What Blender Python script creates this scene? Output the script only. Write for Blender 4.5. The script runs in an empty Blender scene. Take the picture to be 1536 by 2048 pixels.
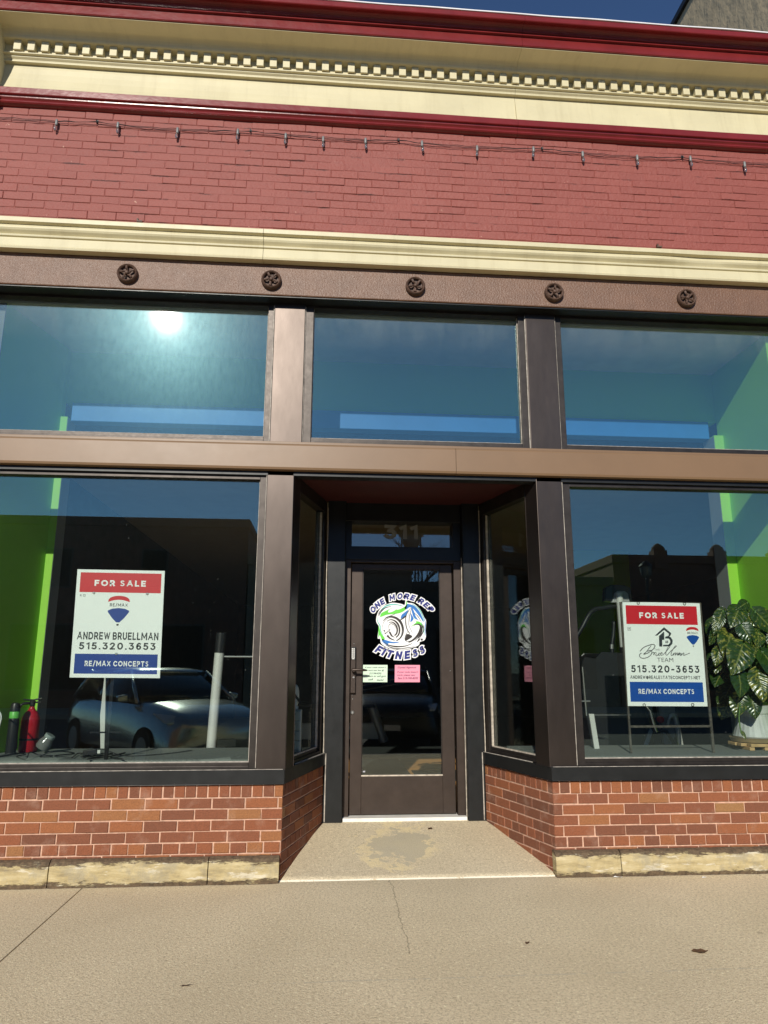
import bpy, bmesh, math, random
from mathutils import Vector, Matrix, noise as mnoise
from mathutils.geometry import tessellate_polygon

random.seed(7)
D = bpy.data
scene = bpy.context.scene
COL = scene.collection
R = math.radians

# ------------------------------------------------------------------ camera
cam_d = D.cameras.new("camera")
cam = D.objects.new("camera", cam_d)
COL.objects.link(cam)
yaw, pitch, roll = R(4.567), R(12.631), R(0.116)
fwd = Vector((math.sin(yaw) * math.cos(pitch), math.cos(yaw) * math.cos(pitch), math.sin(pitch)))
right0 = Vector((math.cos(yaw), -math.sin(yaw), 0))
up0 = right0.cross(fwd)
cr = math.cos(roll) * right0 + math.sin(roll) * up0
cu = -math.sin(roll) * right0 + math.cos(roll) * up0
M = Matrix((cr, cu, -fwd)).transposed().to_4x4()
M.translation = Vector((0, -5.0, 1.32))
cam.matrix_world = M
cam_d.sensor_fit = 'AUTO'
cam_d.sensor_width = 36.0
cam_d.lens = 36.0 * 1418 / 2048
cam_d.clip_start = 0.05
cam_d.clip_end = 1500
scene.camera = cam

# ------------------------------------------------------------------ light
SUN = Vector((-0.234, -0.937, 0.488)).normalized()
sun_el = math.asin(SUN.z)
w = D.worlds.new("World")
scene.world = w
w.use_nodes = True
nt = w.node_tree
bg = nt.nodes["Background"]
sky = nt.nodes.new("ShaderNodeTexSky")
sky.sky_type = 'NISHITA'
sky.sun_disc = False
sky.sun_elevation = sun_el
sky.sun_rotation = math.atan2(SUN.x, SUN.y)
sky.altitude = 2500
sky.air_density = 1.0
sky.dust_density = 0.0
sky.ozone_density = 6.0
nt.links.new(sky.outputs[0], bg.inputs[0])
bg.inputs[1].default_value = 0.092

sl = D.lights.new("sun", 'SUN')
sl.energy = 4.1
sl.angle = R(0.53)
sl.color = (1.0, 0.94, 0.83)
so = D.objects.new("sun", sl)
COL.objects.link(so)
so.rotation_euler = SUN.to_track_quat('Z', 'Y').to_euler()
so.location = (-6, -20, 14)

scene.view_settings.view_transform = 'Standard'
scene.view_settings.look = 'None'
scene.view_settings.exposure = 0.16
scene.view_settings.gamma = 1.0
scene.render.engine = 'CYCLES'
scene.cycles.max_bounces = 8
scene.cycles.transparent_max_bounces = 16
scene.cycles.caustics_reflective = False
scene.cycles.caustics_refractive = False
scene.cycles.sample_clamp_indirect = 6.0
try:
    scene.cycles.use_denoising = True
    scene.cycles.denoiser = 'OPENIMAGEDENOISE'
except Exception:
    pass

# ------------------------------------------------------------------ materials
MATS = {}


class NT:
    """small node-tree builder"""
    def __init__(s, m):
        s.t = m.node_tree
        s.n = s.t.nodes

    def add(s, typ, **kw):
        n = s.n.new(typ)
        for k, v in kw.items():
            setattr(n, k, v)
        return n

    def link(s, a, b):
        s.t.links.new(a, b)

    def coord(s, scale=(1, 1, 1)):
        c = s.add("ShaderNodeTexCoord")
        mp = s.add("ShaderNodeMapping")
        mp.inputs["Scale"].default_value = scale
        s.link(c.outputs["Object"], mp.inputs[0])
        return mp.outputs[0]

    def noise(s, vec, scale, detail=4, rough=0.55):
        n = s.add("ShaderNodeTexNoise")
        n.inputs["Scale"].default_value = scale
        n.inputs["Detail"].default_value = detail
        n.inputs["Roughness"].default_value = rough
        if vec is not None:
            s.link(vec, n.inputs["Vector"])
        return n.outputs["Fac"]

    def ramp(s, fac, stops):
        r = s.add("ShaderNodeValToRGB")
        e = r.color_ramp.elements
        while len(e) < len(stops):
            e.new(0.5)
        for el, (p, c) in zip(e, stops):
            el.position = p
            el.color = (*c, 1) if len(c) == 3 else c
        s.link(fac, r.inputs[0])
        return r.outputs[0]

    def mix(s, fac, a, b, blend='MIX'):
        m = s.add("ShaderNodeMix", data_type='RGBA', blend_type=blend)
        for inp, v in ((m.inputs[0], fac), (m.inputs[6], a), (m.inputs[7], b)):
            if isinstance(v, (int, float)):
                inp.default_value = v
            elif isinstance(v, tuple):
                inp.default_value = (*v, 1) if len(v) == 3 else v
            else:
                s.link(v, inp)
        return m.outputs[2]

    def math(s, op, a, b=None, c=None, clamp=False):
        m = s.add("ShaderNodeMath", operation=op, use_clamp=clamp)
        for i, v in enumerate((a, b, c)):
            if v is None:
                continue
            if isinstance(v, (int, float)):
                m.inputs[i].default_value = v
            else:
                s.link(v, m.inputs[i])
        return m.outputs[0]

    def bump(s, h, strength=0.3, dist=0.01, normal=None):
        b = s.add("ShaderNodeBump")
        b.inputs["Strength"].default_value = strength
        b.inputs["Distance"].default_value = dist
        s.link(h, b.inputs["Height"])
        if normal is not None:
            s.link(normal, b.inputs["Normal"])
        return b.outputs[0]


def new_mat(name):
    m = D.materials.new(name)
    m.use_nodes = True
    MATS[name] = m
    b = m.node_tree.nodes["Principled BSDF"]
    return m, NT(m), b


def mat(name, col, rough=0.6, metal=0.0, var=0.12, vscale=6.0, bumps=0.0, bscale=60.0, spec=0.5, coat=0.0,
        stretch=(1, 1, 1), rvar=0.0, speck=0.0, speckcol=(0.1, 0.1, 0.1), bdist=0.004):
    m, n, b = new_mat(name)
    v = n.coord(stretch)
    f = n.noise(v, vscale, 5, 0.6)
    lo = tuple(c * (1 - var) for c in col)
    hi = tuple(min(1, c * (1 + var)) for c in col)
    c = n.ramp(f, [(0.3, lo), (0.7, hi)])
    if speck > 0:
        s = n.noise(v, 55, 3, 0.5)
        sm = n.ramp(s, [(1 - speck - 0.02, (0, 0, 0)), (1 - speck + 0.02, (1, 1, 1))])
        c = n.mix(sm, c, speckcol)
    n.link(c, b.inputs["Base Color"])
    b.inputs["Roughness"].default_value = rough
    if rvar > 0:
        g = n.noise(v, vscale * 2.7, 5, 0.65)
        n.link(n.math('MULTIPLY_ADD', g, rvar * 2, rough - rvar), b.inputs["Roughness"])
    b.inputs["Metallic"].default_value = metal
    b.inputs["Specular IOR Level"].default_value = spec
    b.inputs["Coat Weight"].default_value = coat
    if bumps > 0:
        h = n.noise(v, bscale, 5, 0.6)
        n.link(n.bump(h, bumps, bdist), b.inputs["Normal"])
    return m


def tone_mat(name, ramp_stops, rough=0.85, bumps=0.5, bscale=180, grime=0.25, bdist=0.004):
    """colour picked per brick from the 'tone' attribute"""
    m, n, b = new_mat(name)
    a = n.add("ShaderNodeAttribute", attribute_name="tone")
    c = n.ramp(a.outputs["Fac"], ramp_stops)
    v = n.coord()
    f = n.noise(v, 38, 5, 0.7)
    f0 = n.ramp(n.noise(v, 120, 4, 0.7), [(0.42, (0, 0, 0)), (0.62, (1, 1, 1))])
    c = n.mix(n.math('MULTIPLY', f0, 0.30), c, (0.075, 0.035, 0.022))
    c = n.mix(n.math('MULTIPLY', f, grime * 1.3), c, (0.09, 0.05, 0.035))
    f2 = n.noise(v, 7, 4, 0.6)
    sp = n.ramp(f2, [(0.56, (0, 0, 0)), (0.72, (1, 1, 1))])
    c = n.mix(n.math('MULTIPLY', sp, 0.22), c, (0.55, 0.40, 0.31))
    n.link(c, b.inputs["Base Color"])
    b.inputs["Roughness"].default_value = rough
    b.inputs["Specular IOR Level"].default_value = 0.25
    h = n.noise(v, bscale, 4, 0.6)
    n.link(n.bump(h, bumps, bdist), b.inputs["Normal"])
    return m


# --- shop front
tone_mat("face_brick", [(0.0, (0.205, 0.082, 0.048)), (0.3, (0.275, 0.098, 0.052)), (0.6, (0.335, 0.112, 0.052)), (0.8, (0.395, 0.145, 0.058)),
                        (0.93, (0.40, 0.21, 0.085)), (1.0, (0.44, 0.10, 0.034))], bumps=1.0, bscale=120, bdist=0.006)
mat("mortar", (0.60, 0.37, 0.265), 0.95, var=0.25, vscale=30, bumps=0.7, bscale=220)

m, n, b = new_mat("painted_brick")
v = n.coord()
a = n.add("ShaderNodeAttribute", attribute_name="tone")
c = n.ramp(a.outputs["Fac"], [(0, (0.252, 0.064, 0.050)), (1, (0.282, 0.074, 0.057))])
f = n.noise(v, 3.0, 6, 0.7)
c = n.mix(n.math('MULTIPLY', f, 0.35), c, (0.31, 0.095, 0.075))
ch = n.noise(v, 13, 3, 0.6)
ch2 = n.noise(v, 60, 3, 0.6)
chip = n.math('MULTIPLY', n.ramp(ch, [(0.70, (0, 0, 0)), (0.73, (1, 1, 1))]), n.ramp(ch2, [(0.55, (0, 0, 0)), (0.6, (1, 1, 1))]))
c = n.mix(chip, c, (0.50, 0.27, 0.20))
# open cracks that follow some of the bed joints
tc = n.add("ShaderNodeTexCoord")
sp = n.add("ShaderNodeSeparateXYZ")
n.link(tc.outputs["Object"], sp.inputs[0])
wz = n.math('MULTIPLY', n.math('SUBTRACT', n.noise(n.coord((5, 1, 5)), 1.0, 4, 0.6), 0.5), 0.030)
fr_ = n.math('FRACT', n.math('DIVIDE', n.math('ADD', n.math('SUBTRACT', sp.outputs["Z"], 4.575 - 0.0677 / 2), wz), 0.0677))
dd = n.math('ABSOLUTE', n.math('SUBTRACT', fr_, 0.5))
gate = n.ramp(n.noise(n.coord((4, 1, 14)), 1.0, 3, 0.6), [(0.57, (0, 0, 0)), (0.66, (1, 1, 1))])
wid = n.math('MULTIPLY', n.noise(n.coord((40, 1, 40)), 1.0, 3, 0.6), 0.20)
crk = n.math('MULTIPLY', n.math('LESS_THAN', dd, wid), gate)
c = n.mix(n.math('MULTIPLY', crk, 0.70), c, (0.045, 0.012, 0.011))
n.link(c, b.inputs["Base Color"])
b.inputs["Roughness"].default_value = 0.55
b.inputs["Specular IOR Level"].default_value = 0.35
h = n.math('ADD', n.noise(v, 45, 5, 0.65), n.noise(v, 9, 3, 0.6))
n.link(n.bump(h, 0.8, 0.008), b.inputs["Normal"])

m = mat("cream_paint", (0.60, 0.54, 0.345), 0.5, var=0.07, vscale=2.5, bumps=0.16, bscale=22, rvar=0.1)
n = NT(m); b = m.node_tree.nodes["Principled BSDF"]
src = b.inputs["Base Color"].links[0].from_socket
dr = n.ramp(n.noise(n.coord((14, 3, 1.1)), 1.0, 6, 0.7), [(0.50, (0, 0, 0)), (0.72, (1, 1, 1))])
sm_ = n.ramp(n.noise(n.coord((1, 1, 1)), 26, 4, 0.7), [(0.66, (0, 0, 0)), (0.74, (1, 1, 1))])
c = n.mix(n.math('MULTIPLY', dr, 0.22), src, (0.34, 0.28, 0.15))
c = n.mix(n.math('MULTIPLY', sm_, 0.22), c, (0.30, 0.24, 0.13))
n.link(c, b.inputs["Base Color"])
mat("red_gloss_paint", (0.185, 0.020, 0.020), 0.24, var=0.15, vscale=5, bumps=0.22, bscale=35, rvar=0.08)
mat("roof_metal", (0.75, 0.75, 0.76), 0.45, var=0.1)
mat("brown_iron", (0.165, 0.088, 0.054), 0.42, var=0.12, vscale=8, bumps=0.8, bscale=70, rvar=0.1, bdist=0.007)
mat("rust_iron", (0.095, 0.052, 0.034), 0.6, var=0.35, vscale=30, bumps=0.8, bscale=90)
mat("brown_panel", (0.200, 0.122, 0.066), 0.42, var=0.05, vscale=3, bumps=0.05, bscale=12, rvar=0.04)


def bronze_mat(name, col, rough):
    m, n, b = new_mat(name)
    v = n.coord((1, 1, 0.35))
    f = n.noise(v, 5, 5, 0.6)
    c = n.ramp(f, [(0.3, tuple(x * 0.85 for x in col)), (0.7, tuple(x * 1.12 for x in col))])
    sc = n.noise(n.coord((9, 9, 1.2)), 9, 3, 0.6)
    scr = n.ramp(sc, [(0.735, (0, 0, 0)), (0.75, (1, 1, 1))])
    c = n.mix(n.math('MULTIPLY', scr, 0.5), c, tuple(x * 0.25 for x in col))
    n.link(c, b.inputs["Base Color"])
    b.inputs["Metallic"].default_value = 0.85
    g = n.noise(v, 14, 5, 0.65)
    n.link(n.math('MULTIPLY_ADD', g, 0.12, rough - 0.06), b.inputs["Roughness"])
    h = n.noise(n.coord((1, 1, 0.5)), 7, 2, 0.5)
    n.link(n.bump(h, 0.06, 0.01), b.inputs["Normal"])
    return m


bronze_mat("bronze_metal", (0.074, 0.060, 0.053), 0.37)
mat("frame_metal", (0.050, 0.043, 0.039), 0.42, metal=0.7, var=0.2, vscale=14, rvar=0.1)
mat("black_metal", (0.013, 0.0145, 0.0155), 0.40, metal=0.25, var=0.25, vscale=6, bumps=0.15, bscale=9, rvar=0.1, speck=0.18, speckcol=(0.05, 0.05, 0.05))
mat("sealant", (0.50, 0.44, 0.36), 0.8, var=0.35, vscale=30)
mat("dirty_edge", (0.40, 0.36, 0.31), 0.7, var=0.4, vscale=22)
mat("door_bronze", (0.062, 0.046, 0.038), 0.43, metal=0.55, var=0.14, vscale=7, bumps=0.05, bscale=30, rvar=0.08, speck=0.17, speckcol=(0.16, 0.13, 0.11))
mat("threshold_metal", (0.80, 0.78, 0.72), 0.5, var=0.1, vscale=15)
mat("soffit_paint", (0.055, 0.006, 0.005), 0.6)
mat("steel", (0.62, 0.62, 0.60), 0.3, metal=0.9, var=0.1)
mat("black_plastic", (0.018, 0.018, 0.019), 0.4, var=0.2)
mat("keypad_buttons", (0.75, 0.75, 0.72), 0.4, metal=0.4)
mat("number_vinyl", (0.30, 0.30, 0.27), 0.7)

# stone base: peeling cream paint over dark stone
m, n, b = new_mat("peeling_stone")
v = n.coord((1, 1, 1))
v2 = n.coord((1, 1, 5))
tc = n.add("ShaderNodeTexCoord")
sp = n.add("ShaderNodeSeparateXYZ")
n.link(tc.outputs["Object"], sp.inputs[0])
z = sp.outputs["Z"]
base = n.ramp(n.noise(v2, 6, 6, 0.7), [(0.25, (0.24, 0.19, 0.11)), (0.48, (0.46, 0.37, 0.19)), (0.70, (0.58, 0.49, 0.29))])
wh = n.ramp(n.noise(v2, 5.2, 5, 0.7), [(0.58, (0, 0, 0)), (0.63, (1, 1, 1))])
base = n.mix(n.math('MULTIPLY', wh, 0.65), base, (0.70, 0.65, 0.52))
edge_top = n.math('SUBTRACT', z, 0.118)
edge_top = n.math('MULTIPLY', edge_top, 13.0)
edge_bot = n.math('MULTIPLY', n.math('SUBTRACT', 0.036, z), 14.0)
e = n.math('MAXIMUM', edge_top, edge_bot)
pl = n.math('ADD', n.noise(v2, 7.5, 6, 0.75), n.math('MULTIPLY', n.math('MAXIMUM', e, -0.35), 0.55))
pm = n.ramp(pl, [(0.555, (0, 0, 0)), (0.635, (1, 1, 1))])
dark = n.ramp(n.noise(v, 40, 5, 0.7), [(0.3, (0.055, 0.038, 0.022)), (0.7, (0.17, 0.115, 0.065))])
gy = n.ramp(n.noise(v, 5.5, 6, 0.75), [(0.50, (0, 0, 0)), (0.62, (1, 1, 1))])
base = n.mix(n.math('MULTIPLY', gy, 0.55), base, (0.30, 0.27, 0.20))
c = n.mix(pm, base, dark)
n.link(c, b.inputs["Base Color"])
b.inputs["Roughness"].default_value = 0.85
hh = n.math('SUBTRACT', n.noise(v2, 24, 6, 0.7), n.math('MULTIPLY', pm, 0.8))
n.link(n.bump(hh, 0.7, 0.006), b.inputs["Normal"])


def concrete(name, c0, c1, extra=None):
    m, n, b = new_mat(name)
    v = n.coord()
    big = n.noise(v, 1.3, 5, 0.6)
    c = n.ramp(big, [(0.3, c0), (0.7, c1)])
    sp = n.noise(v, 95, 3, 0.7)
    c = n.mix(n.ramp(sp, [(0.34, (1, 1, 1)), (0.46, (0, 0, 0))]), c, tuple(x * 0.62 for x in c0))
    sp3 = n.noise(v, 62, 4, 0.8)
    c = n.mix(n.ramp(sp3, [(0.38, (0.75, 0.75, 0.75)), (0.50, (0, 0, 0))]), c, tuple(x * 0.60 for x in c0))
    sp2 = n.noise(v, 58, 4, 0.75)
    c = n.mix(n.ramp(sp2, [(0.56, (0, 0, 0)), (0.68, (1, 1, 1))]), c, tuple(min(1, x * 1.35) for x in c1))
    vo = n.add("ShaderNodeTexVoronoi")
    vo.inputs["Scale"].default_value = 130
    n.link(v, vo.inputs["Vector"])
    c = n.mix(n.ramp(vo.outputs["Distance"], [(0.05, (0.5, 0.5, 0.5)), (0.22, (0, 0, 0))]), c, tuple(x * 0.55 for x in c0))
    bl = n.noise(v, 0.55, 3, 0.5)
    c = n.mix(n.ramp(bl, [(0.42, (0.28, 0.28, 0.28)), (0.60, (0, 0, 0))]), c, tuple(x * 0.72 for x in c0))
    st = n.noise(v, 4.5, 6, 0.75)
    c = n.mix(n.ramp(st, [(0.62, (0, 0, 0)), (0.80, (0.5, 0.5, 0.5))]), c, tuple(x * 0.6 for x in c0))
    if extra:
        c = extra(n, v, c)
    n.link(c, b.inputs["Base Color"])
    b.inputs["Roughness"].default_value = 0.9
    b.inputs["Specular IOR Level"].default_value = 0.2
    h = n.math('ADD', n.noise(v, 120, 4, 0.7), n.math('MULTIPLY', vo.outputs["Distance"], 0.6))
    n.link(n.bump(h, 0.55, 0.004), b.inputs["Normal"])
    return m


def walk_marks(n, v, c):
    tc = n.add("ShaderNodeTexCoord")
    s = n.add("ShaderNodeSeparateXYZ")
    n.link(tc.outputs["Object"], s.inputs[0])
    x, y = s.outputs["X"], s.outputs["Y"]
    wob = n.math('MULTIPLY', n.math('SUBTRACT', n.noise(v, 3.5, 5, 0.7), 0.5), 0.10)
    d = n.math('ABSOLUTE', n.math('ADD', n.math('SUBTRACT', n.math('SUBTRACT', x, 0.45), n.math('MULTIPLY', y, 0.02)), wob))
    crack = n.math('LESS_THAN', d, 0.0030)
    crack = n.math('MULTIPLY', crack, n.math('GREATER_THAN', y, -1.25))
    c = n.mix(n.math('MULTIPLY', crack, 0.45), c, (0.10, 0.08, 0.055))
    d2 = n.math('ABSOLUTE', n.math('ADD', n.math('ADD', y, 1.535), n.math('MULTIPLY', wob, 0.25)))
    ln = n.math('LESS_THAN', d2, 0.007)
    ln = n.math('MULTIPLY', ln, n.math('GREATER_THAN', n.noise(v, 22, 3, 0.6), 0.47))
    ln = n.math('MULTIPLY', ln, n.math('GREATER_THAN', x, -0.2))
    c = n.mix(n.math('MULTIPLY', ln, 0.6), c, (0.52, 0.46, 0.34))
    vg = n.add("ShaderNodeTexVoronoi")
    vg.inputs["Scale"].default_value = 1.9
    n.link(v, vg.inputs["Vector"])
    gum = n.ramp(n.math('ADD', vg.outputs["Distance"], n.math('MULTIPLY', n.noise(v, 40, 3, 0.6), 0.03)), [(0.040, (1, 1, 1)), (0.052, (0, 0, 0))])
    c = n.mix(n.math('MULTIPLY', gum, 0.35), c, (0.20, 0.165, 0.11))
    return c


def entry_marks(n, v, c):
    tc = n.add("ShaderNodeTexCoord")
    s = n.add("ShaderNodeSeparateXYZ")
    n.link(tc.outputs["Object"], s.inputs[0])
    x, y = s.outputs["X"], s.outputs["Y"]
    # worn patch where the coating has gone, with a yellowish rim
    dx = n.math('DIVIDE', n.math('SUBTRACT', x, n.math('MULTIPLY_ADD', y, 0.10, 0.50)), 0.34)
    dy = n.math('DIVIDE', n.math('SUBTRACT', y, 0.52), 0.42)
    r = n.math('SQRT', n.math('ADD', n.math('MULTIPLY', dx, dx), n.math('MULTIPLY', dy, dy)))
    f = n.math('ADD', r, n.math('MULTIPLY', n.math('SUBTRACT', n.noise(v, 4.2, 6, 0.65), 0.5), 2.6))
    f = n.math('ADD', f, n.math('MULTIPLY', n.math('SUBTRACT', n.noise(v, 26, 4, 0.7), 0.5), 0.5))
    rim = n.ramp(f, [(0.86, (1, 1, 1)), (0.90, (0, 0, 0))])
    core = n.ramp(f, [(0.58, (1, 1, 1)), (0.62, (0, 0, 0))])
    rim = n.math('MULTIPLY', rim, n.ramp(n.noise(v, 3.1, 4, 0.6), [(0.40, (0.15, 0.15, 0.15)), (0.55, (1, 1, 1))]))
    c = n.mix(n.math('MULTIPLY', rim, 0.6), c, (0.80, 0.65, 0.36))
    c = n.mix(n.math('MULTIPLY', core, 0.75), c, (0.46, 0.41, 0.30))
    ln = n.math('LESS_THAN', n.math('ABSOLUTE', n.math('ADD', n.math('SUBTRACT', y, -0.012), n.math('MULTIPLY', n.math('SUBTRACT', n.noise(v, 16, 4, 0.7), 0.5), 0.016))), 0.0075)
    ln = n.math('MULTIPLY', ln, n.math('GREATER_THAN', n.noise(v, 7, 5, 0.75), 0.43))
    c = n.mix(ln, c, (0.80, 0.74, 0.60))
    gr = n.noise(v, 34, 4, 0.75)
    c = n.mix(n.ramp(gr, [(0.68, (0, 0, 0)), (0.74, (0.8, 0.8, 0.8))]), c, (0.17, 0.12, 0.075))
    return c


concrete("sidewalk_concrete", (0.69, 0.57, 0.375), (0.80, 0.67, 0.455), walk_marks)
concrete("entry_concrete", (0.66, 0.55, 0.37), (0.75, 0.64, 0.44), entry_marks)
concrete("kerb_concrete", (0.36, 0.33, 0.27), (0.45, 0.41, 0.33))
mat("asphalt", (0.055, 0.055, 0.056), 0.9, var=0.25, vscale=20, bumps=0.5, bscale=150)
mat("joint_dirt", (0.06, 0.048, 0.034), 0.95)


# --- glass
def glass(name, refl, tint, dust_bloom=0.012, coat=(0.80, 1.0, 0.87)):
    m = D.materials.new(name)
    m.use_nodes = True
    MATS[name] = m
    n = NT(m)
    n.n.clear()
    out = n.add("ShaderNodeOutputMaterial")
    tr = n.add("ShaderNodeBsdfTransparent")
    tr.inputs[0].default_value = (*tint, 1)
    gl = n.add("ShaderNodeBsdfGlossy")
    gl.inputs["Roughness"].default_value = 0.0
    gl.inputs[0].default_value = (*coat, 1)
    v = n.coord()
    bn = n.bump(n.noise(v, 1.1, 1, 0.4), 0.012, 0.02)
    n.link(bn, gl.inputs["Normal"])
    lw = n.add("ShaderNodeLayerWeight")
    lw.inputs[0].default_value = 0.12
    fac = n.math('ADD', refl, n.math('MULTIPLY', lw.outputs["Facing"], 0.12))
    m1 = n.add("ShaderNodeMixShader")
    n.link(fac, m1.inputs[0])
    n.link(tr.outputs[0], m1.inputs[1])
    n.link(gl.outputs[0], m1.inputs[2])
    # rough lobes over the dirt film, added for the sun's bloom round its reflection
    g2 = n.add("ShaderNodeBsdfGlossy")
    g2.inputs["Roughness"].default_value = 0.23
    g2.inputs[0].default_value = (0.50, 0.92, 1.0, 1)
    st = n.noise(n.coord((7, 7, 2.6)), 4.5, 7, 0.75)
    sf = n.math('MULTIPLY', n.ramp(st, [(0.3, (0.55, 0.55, 0.55)), (0.75, (1, 1, 1))]), dust_bloom)
    m2 = n.add("ShaderNodeMixShader")
    n.link(sf, m2.inputs[0])
    n.link(m1.outputs[0], m2.inputs[1])
    n.link(g2.outputs[0], m2.inputs[2])
    g3 = n.add("ShaderNodeBsdfGlossy")
    g3.inputs["Roughness"].default_value = 0.075
    m3 = n.add("ShaderNodeMixShader")
    m3.inputs[0].default_value = dust_bloom * 0.16
    n.link(m2.outputs[0], m3.inputs[1])
    n.link(g3.outputs[0], m3.inputs[2])
    df = n.add("ShaderNodeBsdfDiffuse")
    df.inputs[0].default_value = (0.55, 0.60, 0.58, 1)
    m4 = n.add("ShaderNodeMixShader")
    sp = n.noise(v, 75, 2, 0.5)
    spk = n.ramp(sp, [(0.775, (0, 0, 0)), (0.79, (1, 1, 1))])
    tcz = n.add("ShaderNodeTexCoord")
    sz = n.add("ShaderNodeSeparateXYZ")
    n.link(tcz.outputs["Object"], sz.inputs[0])
    top_ = n.math('MULTIPLY', n.math('SUBTRACT', sz.outputs["Z"], 3.72), 3.6, clamp=True)     # dirt the rain never reaches, under the lintel
    top_ = n.math('MULTIPLY', top_, n.ramp(n.noise(n.coord((7, 7, 2.5)), 1.0, 6, 0.7), [(0.32, (0.1, 0.1, 0.1)), (0.68, (1, 1, 1))]))
    base_ = n.math('MULTIPLY_ADD', spk, 0.22, dust_bloom * 0.6)
    n.link(n.math('MULTIPLY_ADD', top_, 0.075, base_), m4.inputs[0])
    n.link(m3.outputs[0], m4.inputs[1])
    n.link(df.outputs[0], m4.inputs[2])
    n.link(m4.outputs[0], out.inputs[0])
    return m


glass("shop_glass", 0.13, (0.97, 1.0, 0.985), 0.0012)
glass("transom_glass", 0.20, (0.94, 0.99, 0.97), 0.0048)
glass("door_glass", 0.085, (0.92, 0.95, 0.94), 0.001, (0.92, 1.0, 0.97))

# --- inside
mat("green_wall", (0.32, 0.68, 0.055), 0.6, var=0.04, vscale=2, bumps=0.05, bscale=60)
mat("grey_wall", (0.30, 0.32, 0.32), 0.7, var=0.06)
mat("blue_paint", (0.03, 0.20, 0.58), 0.5, var=0.05)
mat("white_ceiling", (0.62, 0.64, 0.64), 0.8)
mat("dark_wall", (0.045, 0.05, 0.05), 0.8, var=0.2)
mat("carpet", (0.17, 0.185, 0.17), 0.98, var=0.25, vscale=60, bumps=0.9, bscale=160)
mat("wood_floor", (0.56, 0.27, 0.085), 0.55, var=0.3, vscale=5, stretch=(1, 6, 1))
mat("rubber_floor", (0.045, 0.048, 0.046), 0.8, var=0.3, vscale=30)
mat("mat_shade", (0.022, 0.023, 0.023), 0.75)
mat("board_white", (0.88, 0.93, 0.89), 0.4, var=0.02)
mat("sign_red", (0.60, 0.012, 0.022), 0.4, var=0.02)
mat("sign_blue", (0.016, 0.055, 0.28), 0.35, var=0.02)
mat("sign_blue_bright", (0.008, 0.075, 0.36), 0.35, var=0.02)
mat("ink_dark", (0.022, 0.028, 0.034), 0.5)
mat("ink_white", (0.88, 0.90, 0.88), 0.45)
mat("decal_white", (0.90, 0.91, 0.92), 0.5, var=0.01)
mat("decal_navy", (0.012, 0.020, 0.19), 0.5, var=0.02)
mat("decal_blue", (0.02, 0.17, 0.52), 0.5, var=0.15, vscale=12)
mat("decal_green", (0.12, 0.62, 0.055), 0.5, var=0.1, vscale=12)
mat("decal_teal", (0.10, 0.48, 0.42), 0.5, var=0.2, vscale=12)
mat("decal_black", (0.022, 0.016, 0.014), 0.5)
mat("decal_grey", (0.42, 0.42, 0.46), 0.5)
mat("paper_green", (0.66, 0.84, 0.66), 0.85, var=0.03)
mat("paper_pink", (0.86, 0.33, 0.44), 0.85, var=0.03)
mat("ink_pen", (0.07, 0.08, 0.10), 0.7)
mat("ink_violet", (0.18, 0.03, 0.12), 0.7)
mat("stake_black", (0.008, 0.008, 0.009), 0.6, spec=0.15)
mat("weathered_iron", (0.095, 0.085, 0.068), 0.75, metal=0.3, var=0.5, vscale=40, bumps=0.5, bscale=90)
mat("extinguisher_red", (0.42, 0.010, 0.020), 0.28, var=0.04, coat=0.3)
mat("bottle_green", (0.13, 0.50, 0.08), 0.4)
mat("white_plastic", (0.70, 0.72, 0.66), 0.4, var=0.03)
mat("grey_plastic", (0.25, 0.30, 0.28), 0.5, var=0.05)
mat("grey_panel", (0.33, 0.34, 0.34), 0.45, var=0.05)
mat("silver_tube", (0.80, 0.80, 0.76), 0.30, metal=0.3, var=0.04)
mat("silver_paint", (0.68, 0.70, 0.66), 0.38, metal=0.2, var=0.04)
mat("chrome", (0.8, 0.8, 0.8), 0.08, metal=1.0, var=0.02)
mat("knob_red", (0.55, 0.02, 0.015), 0.3)
mat("machine_black", (0.012, 0.013, 0.014), 0.38)
mat("clear_jar", (0.16, 0.17, 0.16), 0.15, var=0.25)
mat("white_cable", (0.78, 0.80, 0.76), 0.5)
mat("pot_marble", (0.52, 0.55, 0.53), 0.5, var=0.16, vscale=9, bumps=0.1, bscale=30)
mat("tan_wood", (0.52, 0.34, 0.15), 0.6, var=0.2, vscale=9, stretch=(1, 5, 1))
mat("saucer_brown", (0.33, 0.24, 0.12), 0.35)
mat("stem_green", (0.10, 0.20, 0.04), 0.5)
mat("soil", (0.03, 0.022, 0.015), 0.95)
mat("stucco", (0.40, 0.325, 0.205), 0.9, var=0.14, vscale=2, bumps=0.7, bscale=7, bdist=0.03, stretch=(1, 1, 0.6))
mat("dead_leaf", (0.10, 0.05, 0.022), 0.8, var=0.3, vscale=30)
mat("litter_white", (0.80, 0.80, 0.77), 0.7)
mat("wire_black", (0.02, 0.02, 0.022), 0.5)
mat("socket_grey", (0.20, 0.205, 0.20), 0.4)
mat("bulb_clear", (0.60, 0.60, 0.60), 0.08, metal=0.0, var=0.02, coat=0.5)
MATS["bulb_clear"].node_tree.nodes["Principled BSDF"].inputs["Transmission Weight"].default_value = 0.85

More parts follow.
